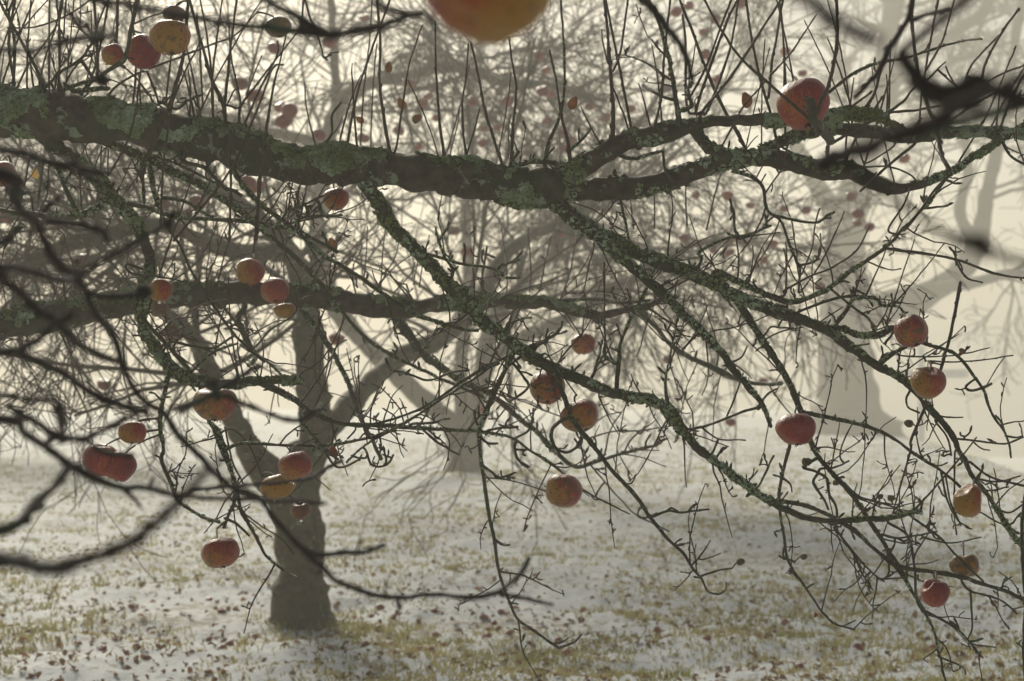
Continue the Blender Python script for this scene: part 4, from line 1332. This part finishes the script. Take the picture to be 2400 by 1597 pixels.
def hang_apple(px, py, w, h, d, rot, label, red=0.35, rot_amt=0.0, seed=1, dents=(), drops=2, lump=0.05, point=0.0, neck=0.0, stalk=True, keep=False):
    """one apple; rot = (tilt x, tilt y, turn z) in degrees"""
    goal = None
    if d < 1.5:
        goal = np.array([0.02, 0.925, 1.70])
    else:
        best = None
        for A in main_tree.reg:
            dd = np.hypot(A[:, 0] - px, (A[:, 1] - (py - h * 0.62)) * 1.0) + np.where(A[:, 1] > py - h * 0.3, 400, 0)
            i = int(dd.argmin())
            if best is None or dd[i] < best[0]:
                best = (dd[i], A[i])
        if best[0] < 170:
            bd = best[1][3]
            if abs(bd - d) > 0.22 and not keep:
                d = bd + (0.10 if d > bd else -0.10)
            goal = unproj(best[1][0], best[1][1], bd)
    p = unproj(px, py, d)
    r = w / 2 / FPX * d
    root = link('apple', None, None, label=label, category='apple', loc=tuple(p), group='apples hanging on the bare branches')
    root.rotation_euler = tuple(math.radians(q) for q in rot)
    sq = 0.86
    me, V = apple_mesh('fruit', seed, M['apple'], dents, sq, lump, point=point, neck=neck)
    fr = link('fruit', me, root)
    hr = min(1.2, h / w / 0.90)
    fr.scale = (r, r, r * hr)
    fr.color = (red, rot_amt, (seed * 0.137) % 1.0, 1)
    Ri = Euler(root.rotation_euler).to_matrix().inverted()
    if goal is not None:
        g = np.array(Ri @ Vector(goal - p))
        top = np.array([0, 0, 0.50 * r * hr])
        mid = np.array([0, 0, 1.08 * r * hr]) * 0.75 + g * 0.25
        mb = MB()
        ctrl = np.array([top, mid, g])
        t = np.linspace(0, 1, 12)[:, None]
        C_ = (1 - t) ** 2 * ctrl[0] + 2 * t * (1 - t) * (ctrl[1] * 1.2 - ctrl[0] * 0.1 - ctrl[2] * 0.1) + t ** 2 * ctrl[2]
        tube(mb, C_, np.linspace(0.0016, 0.0024, 12) * (1.0 if d > 1.5 else 0.8), 6)
        mb.build('stalk', M['stalk'], root)
    elif stalk:
        s = link('stalk', stalk_mesh(seed), root)
        s.scale = (r, r, r * hr)
    c = link('calyx', calyx_mesh(seed, sq - point), root)
    c.scale = (r, r, r * hr)
    # water collects at the lowest points
    Rm = Euler(root.rotation_euler).to_matrix()
    W = np.array([Rm @ Vector((v[0] * r, v[1] * r, v[2] * r * hr)) for v in V])
    rng = np.random.default_rng(seed + 99)
    low = np.argsort(W[:, 2] + 0.0)
    inv = Rm.inverted()
    for k in range(drops):
        v = W[low[int(rng.integers(0, 40)) if k else 0]]
        q = inv @ Vector(v + np.array([0, 0, -0.0012]))
        o = link('water_drop', DROP, root, loc=tuple(q))
        s = rng.uniform(0.0016, 0.0030)
        o.scale = (s, s, s * 1.2)
        o.rotation_euler = inv.to_euler()
    return root

HANGING = [
 # px, py, w, h, d, rot, red, rot_amt, seed, extra, label
 (398, 88, 97, 90, 3.1, (-8, 4, 100), .22, 0.15, 3, {}, 'round apple, red above and yellow below, at upper left above the limb'),
 (335, 123, 82, 84, 3.0, (30, 40, 30), .55, .05, 4, dict(dents=[((-.6, -.7, .3), .28, .16)]), 'bruised dark red apple with a gash, touching the round one at upper left'),
 (264, 128, 52, 62, 3.1, (10, -20, 0), .15, .2, 5, dict(drops=0), 'small brownish apple half hidden behind the twig left of the bruised red apple'),
 (408, 34, 50, 52, 3.2, (10, 10, 0), -.1, .75, 6, dict(lump=.12, drops=0), 'shrivelled brown apple just above the red and yellow apple at upper left'),
 (653, 64, 62, 52, 4.6, (-14, 5, 60), -.05, .5, 7, dict(drops=0), 'dull beige apple hanging alone near the top edge, left of the big blurred apple'),
 (787, 467, 64, 58, 4.1, (-10, -8, 20), .38, 0, 8, {}, 'orange-red apple tucked right under the long limb'),
 (586, 638, 66, 70, 3.5, (-14, 14, 0), .18, 0, 9, {}, 'apple half yellow and half red, upper left of a close pair before the lower limb'),
 (645, 682, 69, 62, 3.5, (-26, 0, 10), .52, 0, 10, {}, 'plain red apple, lower right of a close pair before the lower limb'),
 (668, 728, 52, 40, 3.8, (-10, 0, 60), -.25, 0, 12, dict(drops=0), 'yellow apple peeping out from behind the plain red one'),
 (377, 680, 54, 66, 3.4, (-6, 12, 20), .25, 0, 13, dict(point=.15), 'narrow apple with red top and yellow tip beside a lichen-crusted bough'),
 (370, 722, 44, 44, 3.55, (20, 30, 0), -.1, .8, 14, dict(lump=.15, drops=0), 'greyish withered apple directly beneath the red and yellow-tipped one'),
 (405, 786, 44, 44, 3.4, (14, 20, 0), -.05, .85, 15, dict(lump=.18, drops=0), 'wrinkled brown apple, the lowest of three beside the bough at left'),
 (503, 947, 104, 88, 2.75, (-10, 6, 30), .30, 0.28, 16, dict(dents=[((-.35, -.6, .75), .16, .1)]), 'large orange-pink apple crossed by a dark blurred twig, left of centre'),
 (310, 1014, 68, 58, 2.95, (-12, 8, 40), .36, .05, 17, {}, 'smaller apple above and behind the broad red pair at lower left'),
 (235, 1078, 82, 88, 2.7, (-4, -10, 150), .66, 0, 18, {}, 'deep red apple, left one of a touching pair at lower left'),
 (281, 1093, 74, 86, 2.76, (-6, 14, 10), .62, 0, 19, {}, 'bright red apple, right one of a touching pair at lower left'),
 (693, 1093, 82, 72, 3.2, (-12, -22, 0), .34, 0.12, 20, {}, 'red-flushed apple, topmost of three hanging before the grey trunk'),
 (652, 1140, 86, 66, 3.28, (-10, 10, 120), -.05, .06, 21, {}, 'yellow-orange apple, lower left behind the topmost of three before the grey trunk'),
 (704, 1197, 49, 46, 3.2, (20, 0, 0), .30, .55, 22, dict(lump=.08), 'small brown apple with water drops, lowest of three before the grey trunk'),
 (516, 1297, 90, 78, 3.3, (-18, -12, 10), .33, 0.12, 23, {}, 'red and yellow apple hanging lowest over snow, left of the grey trunk'),
 (1282, 910, 84, 82, 3.4, (-24, 8, 20), .40, 0.25, 24, {}, 'spotted red-brown apple, upper of two close under the central bough'),
 (1360, 976, 93, 80, 3.38, (-30, -6, 40), .34, 0.22, 25, {}, 'broad red-brown apple with a dark eye, lower of two close under the central bough'),
 (1367, 807, 60, 54, 4.6, (-10, 0, 30), .40, .15, 26, dict(drops=0), 'hazy pink apple behind twigs, just above the spotted central pair'),
 (1321, 1151, 88, 84, 3.4, (-22, 10, 0), .30, 0.2, 27, dict(point=.10), 'knobbly apple, yellow left and red right, alone above open snow in the centre'),
 (1883, 245, 126, 126, 3.15, (-20, 6, 40), .62, .03, 28, dict(lump=.04, drops=0, keep=True), 'big pink-red apple behind a dark forked spur at upper right'),
 (1866, 1006, 94, 84, 3.35, (-14, 0, 20), .72, 0, 29, dict(dents=[((0, -.75, -.55), .18, .10)]), 'glossy deep red apple with a cracked underside, right of centre'),
 (2136, 777, 80, 82, 3.3, (-28, -4, 30), .58, 0.25, 30, dict(), 'dark red scabby apple at the end of a lichened branch at right'),
 (2175, 896, 84, 82, 3.3, (30, 8, 0), .12, .05, 31, dict(lump=.03, point=.12, dents=[((-.22, .42, .88), .50, .12)]), 'heart-shaped pale yellow and pink apple below the dark red scabby one'),
 (2270, 1178, 72, 76, 3.25, (6, 14, 0), .02, .10, 32, dict(neck=.45, dents=[((.85, -.25, .3), .48, .12), ((-.6, -.2, .7), .22, .10)]), 'yellow gnawed apple with a brown neck near the right edge'),
 (2262, 1326, 70, 64, 3.25, (-8, 0, 60), .10, .5, 33, dict(lump=.10), 'wrinkled tan apple below the yellow gnawed one at right'),
 (2191, 1390, 68, 76, 3.25, (4, 6, 0), .58, 0, 34, dict(dents=[((-.75, -.2, .6), .42, .10)]), 'red apple with a pale cut side, lowest on the right'),
 (4, 407, 62, 66, 3.3, (-6, 0, 20), .5, 0, 35, dict(drops=0), 'red apple cut off by the left edge of the picture'),
 (1143, -62, 334, 318, 0.95, (-14, 6, 200), .06, .0, 36, dict(point=.20, lump=.07), 'huge blurred orange apple hanging into the top edge'),
]
def build_apples():
    for (px, py, w, h, d, rot, red, ra, seed, extra, label) in HANGING:
        hang_apple(px, py, w, h, d, rot, label, red, ra, seed, **extra)

FRUITLETS = [(1736, 1317, 20, 'dried green fruitlet at a twig end over open snow'), (1884, 1305, 17, 'small dark round fruitlet on the thin hanging branch right of centre'),
             (1891, 1083, 24, 'brown mummified fruitlet under the glossy deep red apple'), (2063, 1164, 16, 'left one of two tiny dried fruitlets at right'),
             (2089, 1168, 18, 'right one of two tiny dried fruitlets at right'), (2130, 993, 22, 'greenish fruitlet dangling under the lichened branch below the heart-shaped apple'),
             (1959, 1132, 16, 'little brown fruitlet on the sloping bough at lower right'), (2254, 822, 14, 'tiny rusty fruitlet right of the dark red scabby apple')]
def build_fruitlets(tr):
    for k, (px, py, w, label) in enumerate(FRUITLETS):
        nb = tr.nearest(px, py)
        d = nb[1][3]
        p = unproj(px, py, d)
        root = link('fruitlet', None, None, label=label, category='fruit', loc=tuple(p), group='shrivelled fruitlets left on twigs')
        me, V = apple_mesh('fruit', 200 + k, M['fruitlet'], (), 0.9, 0.16, 12, 9)
        r = w / 2 / FPX * d
        f = link('fruit', me, root)
        f.scale = (r, r, r)
        q = unproj(nb[1][0], nb[1][1], d) - p
        mb = MB()
        C = catmull(np.array([(0, 0, 0), q * 0.5 + np.array([0, 0, 0.004]), q])[:, [0, 2, 1]], 0.004)[:, [0, 2, 1]]
        tube(mb, C, np.full(len(C), 0.0013), 5)
        mb.build('stalk', M['stalk'], root)

FAR_APPLES = '''B 160,125 1350,375 1390,480 460,565 590,655 550,700 895,690 1130,690 1370,620 1430,640 1690,725 1800,800 1970,740 650,800 1400,825 390,890 970,875 1060,870 1510,905 1530,1010 1270,1040 960,975 150,940 520,1000 1560,950 2280,80
C 40,40 400,25 220,130 140,220 150,370 815,500 700,350 235,540 1510,1080 1145,1340 840,1430 690,1420 1195,1455 460,1400 90,1330 305,1335 1190,1520 1270,1545
F 615,120 550,230 320,180 320,105 210,165 935,410 325,1335 550,1060 10,80
A 1870,330 1910,730 1970,755 1930,825 1630,570 1730,650 2240,290 1640,1190 1690,1240 1740,1270 1370,1240 1340,1380 1260,1450 1110,1390 45,1480 2170,920
E 2220,910 970,1245 760,30 430,480 855,170 1490,50
D 2290,770 560,240 710,1080'''
def build_far_apples():
    rng = np.random.default_rng(77)
    made = {}
    base = [apple_mesh('misty_apple', 300 + k, M['apple'], (), 0.86, 0.07, 16, 12)[0] for k in range(4)]
    n = 0
    for line in FAR_APPLES.splitlines():
        tile, rest = line.split(' ', 1)
        for q in rest.split():
            x, y = tp(tile, *[float(v) for v in q.split(',')])
            if x < 800:
                d, lab, g = rng.uniform(8, 10), 'misty apple in the grey forked tree', 'misty apples left'
            elif x < 1420 and y < 420:
                d, lab, g = rng.uniform(11, 14), 'misty apple near the arched limb at top centre', 'misty apples under the arched limb'
            elif x < 1420:
                d, lab, g = rng.uniform(11, 14), 'faint apple in mist below the long limb', 'misty apples below the limb'
            elif y < 330:
                d, lab, g = rng.uniform(11, 13.5), 'misty apple high among shoots, upper right of centre', 'misty apples upper right'
            else:
                d, lab, g = rng.uniform(12, 15), 'small pale apple in hazy twigs at right', 'misty apples right'
            r = rng.uniform(0.038, 0.048)
            o = link('apple', base[n % 4], None, category='apple', group=g, loc=tuple(unproj(x, y, d)))
            made.setdefault(lab, []).append((x, o))
            o.scale = (r, r, r * rng.uniform(0.9, 1.05))
            o.rotation_euler = (rng.uniform(-0.6, 0.3), rng.uniform(-0.4, 0.4), rng.uniform(0, 6.28))
            o.color = (rng.uniform(0.45, 0.8), 0.0, rng.random(), 1)
            n += 1
    for lab, row in made.items():
        for k, (x, o) in enumerate(sorted(row, key=lambda r: r[0])):
            o['label'] = '%s, %s' % (lab, ORD[k])

# ------------------------------------------------------------------ leaves still on the twigs (parts of the tree)
def leaf_verts(L, W, curl, fold, n=6):
    t = np.linspace(0, 1, n)
    w = W * np.sin(np.pi * np.clip(t * 0.94 + 0.06, 0, 1)) ** 0.75
    y = L * np.sin(t * curl) / max(curl, 1e-3)
    z = -L * (1 - np.cos(t * curl)) / max(curl, 1e-3)
    V = []
    for i in range(n):
        V += [(-w[i], y[i], z[i] + fold * w[i]), (0, y[i], z[i]), (w[i], y[i], z[i] + fold * w[i])]
    Q = []
    for i in range(n - 1):
        for k in range(2):
            a = i * 3 + k
            Q.append((a, a + 1, a + 4, a + 3))
    return np.array(V), np.array(Q)

def build_leaves(tr, root):
    items = [('B', 1600, 660, 38, 'leaf', 150, 3.4), ('B', 390, 670, 34, 'leaf', 210, 4.0), ('B', 325, 420, 30, 'leaf', 175, 4.0), ('B', 550, 790, 34, 'leaf', 115, 4.2),
             ('C', 415, 630, 46, 'leaf', 205, 3.4), ('A', 235, 1150, 28, 'yellow_leaf', 180, 4.0), ('J', 850, 1350, 34, 'leaf', 60, 3.0), ('D', 2250, 80, 40, 'leaf', 190, 3.9),
             ('A', 1770, 870, 16, 'leaf', 170, 3.6), ('I', 900, 1100, 18, 'leaf', 200, 3.4), ('F', 1900, 850, 16, 'leaf', 160, 3.3), ('B', 100, 800, 26, 'leaf', 240, 4.2)]
    for k, (tile, x, y, L, mat, ang, d) in enumerate(items):
        px, py = tp(tile, x, y)
        s = d / FPX
        V, Q = leaf_verts(L * s * 1.15, L * s * 0.30, 0.9, 0.45)
        Rm = np.array(Euler((math.radians(70), 0, 0)).to_matrix())
        V = V @ Rm.T
        a = math.radians(ang)
        c, sn = math.cos(a), math.sin(a)
        V = np.stack([V[:, 0] * c - V[:, 2] * sn, V[:, 1], V[:, 0] * sn + V[:, 2] * c], -1)
        mb = MB()
        mb.add(V + unproj(px, py, d), Q)
        mb.build('leaf', M[mat], root, label='withered leaf clinging to a twig')

# ------------------------------------------------------------------ what lies on the snow
FALLEN = '''G 575,1220 540,1295 815,1130 1420,980 1605,1060 890,1030 200,1230 135,1335 930,1320 1000,1390 1420,1225 1520,1335 1740,1220 2240,1275 2240,1365 1160,1497 700,1330 1510,1100 1420,1475 2300,1230 1100,1555 1560,1305
H 205,1090 265,1050 355,1130 630,1085 970,1110 1040,1125 1090,1080 800,1185 1000,1200 650,1220 255,1200 690,1310 535,1340 605,1360 165,1350 230,1345 340,1312 1140,1262 990,1270 1280,1300 1480,1290 1535,1375 1100,1385 1645,1060 2150,1195 1470,1130 1640,1150 470,465 790,350 870,350 1190,370 1300,375 860,450 610,460 920,350
I 470,1005 530,960 475,940 260,1225 695,1165 710,1230 620,1200 340,1200 1245,1195 1080,1240 1195,1325 165,1315 790,1420 1715,1345 515,1290 330,1260 430,1205'''
ORD = ['leftmost'] + [w + ' from left' for w in 'second third fourth fifth sixth seventh eighth ninth tenth eleventh twelfth thirteenth fourteenth fifteenth sixteenth seventeenth eighteenth nineteenth twentieth 21st 22nd 23rd 24th 25th 26th 27th 28th 29th 30th'.split()]
def build_fallen():
    rng = np.random.default_rng(91)
    base = [apple_mesh('windfall_apple', 400 + k, M['apple'], (), 0.84, 0.09, 18, 13)[0] for k in range(5)]
    pts = []
    for line in FALLEN.splitlines():
        tile, rest = line.split(' ', 1)
        pts += [tp(tile, *[float(v) for v in q.split(',')]) for q in rest.split()]
    bands = [(0, 1300, 'far behind the grey trunk, on open snow'), (1300, 1420, 'just behind the foot of the grey trunk'), (1420, 1448, 'level with the grey trunk base'),
             (1448, 1472, 'a step nearer than the grey trunk base'), (1472, 1505, 'two steps nearer than the grey trunk base'), (1505, 1530, 'in the row next to nearest'), (1530, 1700, 'in the nearest row along the bottom')]
    n = 0
    for lo, hi, where in bands:
        row = sorted(p for p in pts if lo <= p[1] < hi)
        for k, (px, py) in enumerate(row):
            x, d = ground_hit(px, py + 8)
            r = rng.uniform(0.015, 0.027)
            o = link('windfall_apple', base[n % 5], None, label='windfall apple %s, %s' % (where, ORD[k]), category='apple',
                     group='windfall apples on the snow', loc=(x, d, float(ground_z(x, d)) + r * rng.uniform(-0.1, 0.4)))
            o.scale = (r, r, r * 0.9)
            o.rotation_euler = (rng.uniform(-0.9, 0.9), rng.uniform(-0.9, 0.9), rng.uniform(0, 6.28))
            o.color = (rng.uniform(0.25, 0.6), rng.uniform(0, 0.3), rng.random(), 1)
            n += 1

def scatter_px(rng, ylo, yhi, n, power=1.0):
    out = []
    while len(out) < n:
        px = rng.uniform(-250, 2650)
        py = ylo + (yhi - ylo) * rng.random() ** power
        x, d = ground_hit(px, py)
        out.append((x, d))
    return out

def build_litter():
    rng = np.random.default_rng(55)
    mb = MB()
    near = []
    spots = []
    for _ in range(11000):
        px = rng.uniform(-250, 2650)
        py = 975 + 660 * rng.random() ** 1.45
        if mnoise.noise(Vector((px * 0.004, py * 0.011, 3.0))) + rng.uniform(-0.35, 0.5) + (0.1 if py > 1400 else 0) < -0.05:
            continue
        spots.append((py, px))
    spots.sort(reverse=True)
    protos = []
    for k in range(5):
        V, Q = leaf_verts(1.0, 0.33, rng.uniform(0.6, 1.7), rng.uniform(0.2, 0.9), 5)
        m2 = MB()
        m2.add(V - V.mean(0), Q)
        protos.append((m2.mesh('fallen_leaf', M['litter']), V - V.mean(0), Q))
    ncount = 0
    solo = []
    for py, px in spots:
        x, d = ground_hit(px, py)
        s = rng.uniform(0.016, 0.042) * (1 + x * 0 + d / 90)
        e = Euler((rng.uniform(-0.6, 0.6), rng.uniform(-0.6, 0.6), rng.uniform(0, 6.28)))
        z = float(ground_z(x, d)) + s * 0.18
        me, V, Q = protos[int(rng.integers(5))]
        if ncount < 96 and 0 < px < 2400 and py < 1597:
            o = link('fallen_leaf', me, None, category='leaf', group='fallen leaves in the foreground', loc=(x, d, z))
            o.scale = (s, s, s)
            o.rotation_euler = e
            solo.append((px, o))
            ncount += 1
        else:
            R_ = np.array(e.to_matrix())
            mb.add((V * s) @ R_.T + np.array([x, d, z]), Q)
    rows = ['nearest row of leaves at the bottom edge', 'second row of leaves from the bottom', 'third row of leaves from the bottom',
            'fourth row of leaves from the bottom', 'fifth row of leaves from the bottom', 'sixth row of leaves from the bottom']
    for r in range(6):
        for k, (px, o) in enumerate(sorted(solo[r * 16:r * 16 + 16], key=lambda q: q[0])):
            o['label'] = 'curled brown leaf in the %s, %s' % (rows[r], ORD[k])
    mb.build('leaf_litter', M['litter'], None, label='scattered brown leaves farther off on the snow', category='leaf litter', kind='stuff')

def build_grass():
    rng = np.random.default_rng(66)
    vs_, tr_ = [], []
    n = 0
    def tuft(x, d, blades, h, spread):
        nonlocal n
        z = float(ground_z(x, d)) - 0.006
        for _ in range(blades):
            bx, by = x + rng.normal() * spread, d + rng.normal() * spread
            a = rng.uniform(0, 6.28)
            lean = rng.uniform(0.1, 1.1) * h
            w = rng.uniform(0.0009, 0.0019) * (1 + d / 6)
            dx, dy = math.cos(a), math.sin(a)
            hh = h * rng.uniform(0.5, 1.2)
            p = np.array([(bx - w, by, z), (bx + w, by, z), (bx + dx * lean * 0.35 - w * 0.8, by + dy * lean * 0.35, z + hh * 0.6), (bx + dx * lean * 0.35 + w * 0.8, by + dy * lean * 0.35, z + hh * 0.6),
                          (bx + dx * lean, by + dy * lean, z + hh * 0.85)])
            vs_.append(p)
            tr_.extend([(n, n + 1, n + 3), (n, n + 3, n + 2), (n + 2, n + 3, n + 4)])
            n += 5
    cnt = 0
    while cnt < 15000:
        px = rng.uniform(-300, 2700)
        py = 945 + 690 * rng.random() ** 1.1
        x, d = ground_hit(px, py)
        if d > 60:
            continue
        patch = 0.8 * mnoise.noise(Vector((x * 0.9, d * 0.55, 1.5))) + 0.5 * mnoise.noise(Vector((x * 3.1, d * 2.2, 8.5)))
        if x > 2.5 and d > 20:
            patch += 0.35
        if d < 12:
            patch -= 0.02
        if patch + rng.uniform(-0.35, 0.45) < 0.0:
            continue
        cnt += 1
        tuft(x, d, int(rng.integers(2, 6)), rng.uniform(0.015, 0.045) * (1 + d / 60), rng.uniform(0.008, 0.030) * (1 + d / 30))
    for _ in range(70):                                  # thicker turf round the stems where the snow has gone
        for cx, cy_, r in ((-0.75, 8.4, 0.35), (-0.5, 25.5, 1.5), (0.5, 25.2, 1.5)):
            x, d = cx + rng.normal() * r * 0.6, cy_ + rng.normal() * r * 0.35
            tuft(x, d, 7, rng.uniform(0.03, 0.06), 0.03)
    mb = MB()
    mb.add(np.vstack(vs_), None, tr_)
    mb.build('grass', M['grass'], None, smooth=False, label='yellow-green winter grass poking through thin snow', category='grass', kind='stuff')

# ------------------------------------------------------------------ haze
def build_haze():
    mb = MB()
    x, y0, y1, z0, z1 = 98.0, -34.0, 154.0, -14.0, 19.0
    v = [(sx * x, y, z) for z in (z0, z1) for sx, y in ((-1, y0), (1, y0), (1, y1), (-1, y1))]
    mb.add(v, [(3, 2, 1, 0), (4, 5, 6, 7), (0, 1, 5, 4), (1, 2, 6, 5), (2, 3, 7, 6), (3, 0, 4, 7)])
    m = bpy.data.materials.new('haze')
    m.use_nodes = True
    nt = m.node_tree
    nt.nodes.remove(nt.nodes['Principled BSDF'])
    pv = nt.nodes.new('ShaderNodeVolumePrincipled')
    pv.inputs['Color'].default_value = (0.955, 0.94, 0.865, 1)
    pv.inputs['Density'].default_value = HAZE_DENSITY
    pv.inputs['Anisotropy'].default_value = 0.4
    pv.inputs['Density Attribute'].default_value = ''
    nt.links.new(pv.outputs[0], nt.nodes['Material Output'].inputs['Volume'])
    mb.build('haze', m, None, smooth=False, label='pale morning fog filling the orchard', category='fog', kind='stuff')

# ------------------------------------------------------------------ assemble
main_root, main_tree = build_main_tree()
near_root = build_near_tree()
misty = build_misty_trees()
post_root = build_signpost()
build_leaves(main_tree, main_root)
for r_ in [main_root, near_root, post_root] + [t_[0] for t_ in misty]:
    rootless(r_)
build_apples()
build_fruitlets(main_tree)
build_far_apples()
build_fallen()
build_litter()
build_grass()
build_haze()
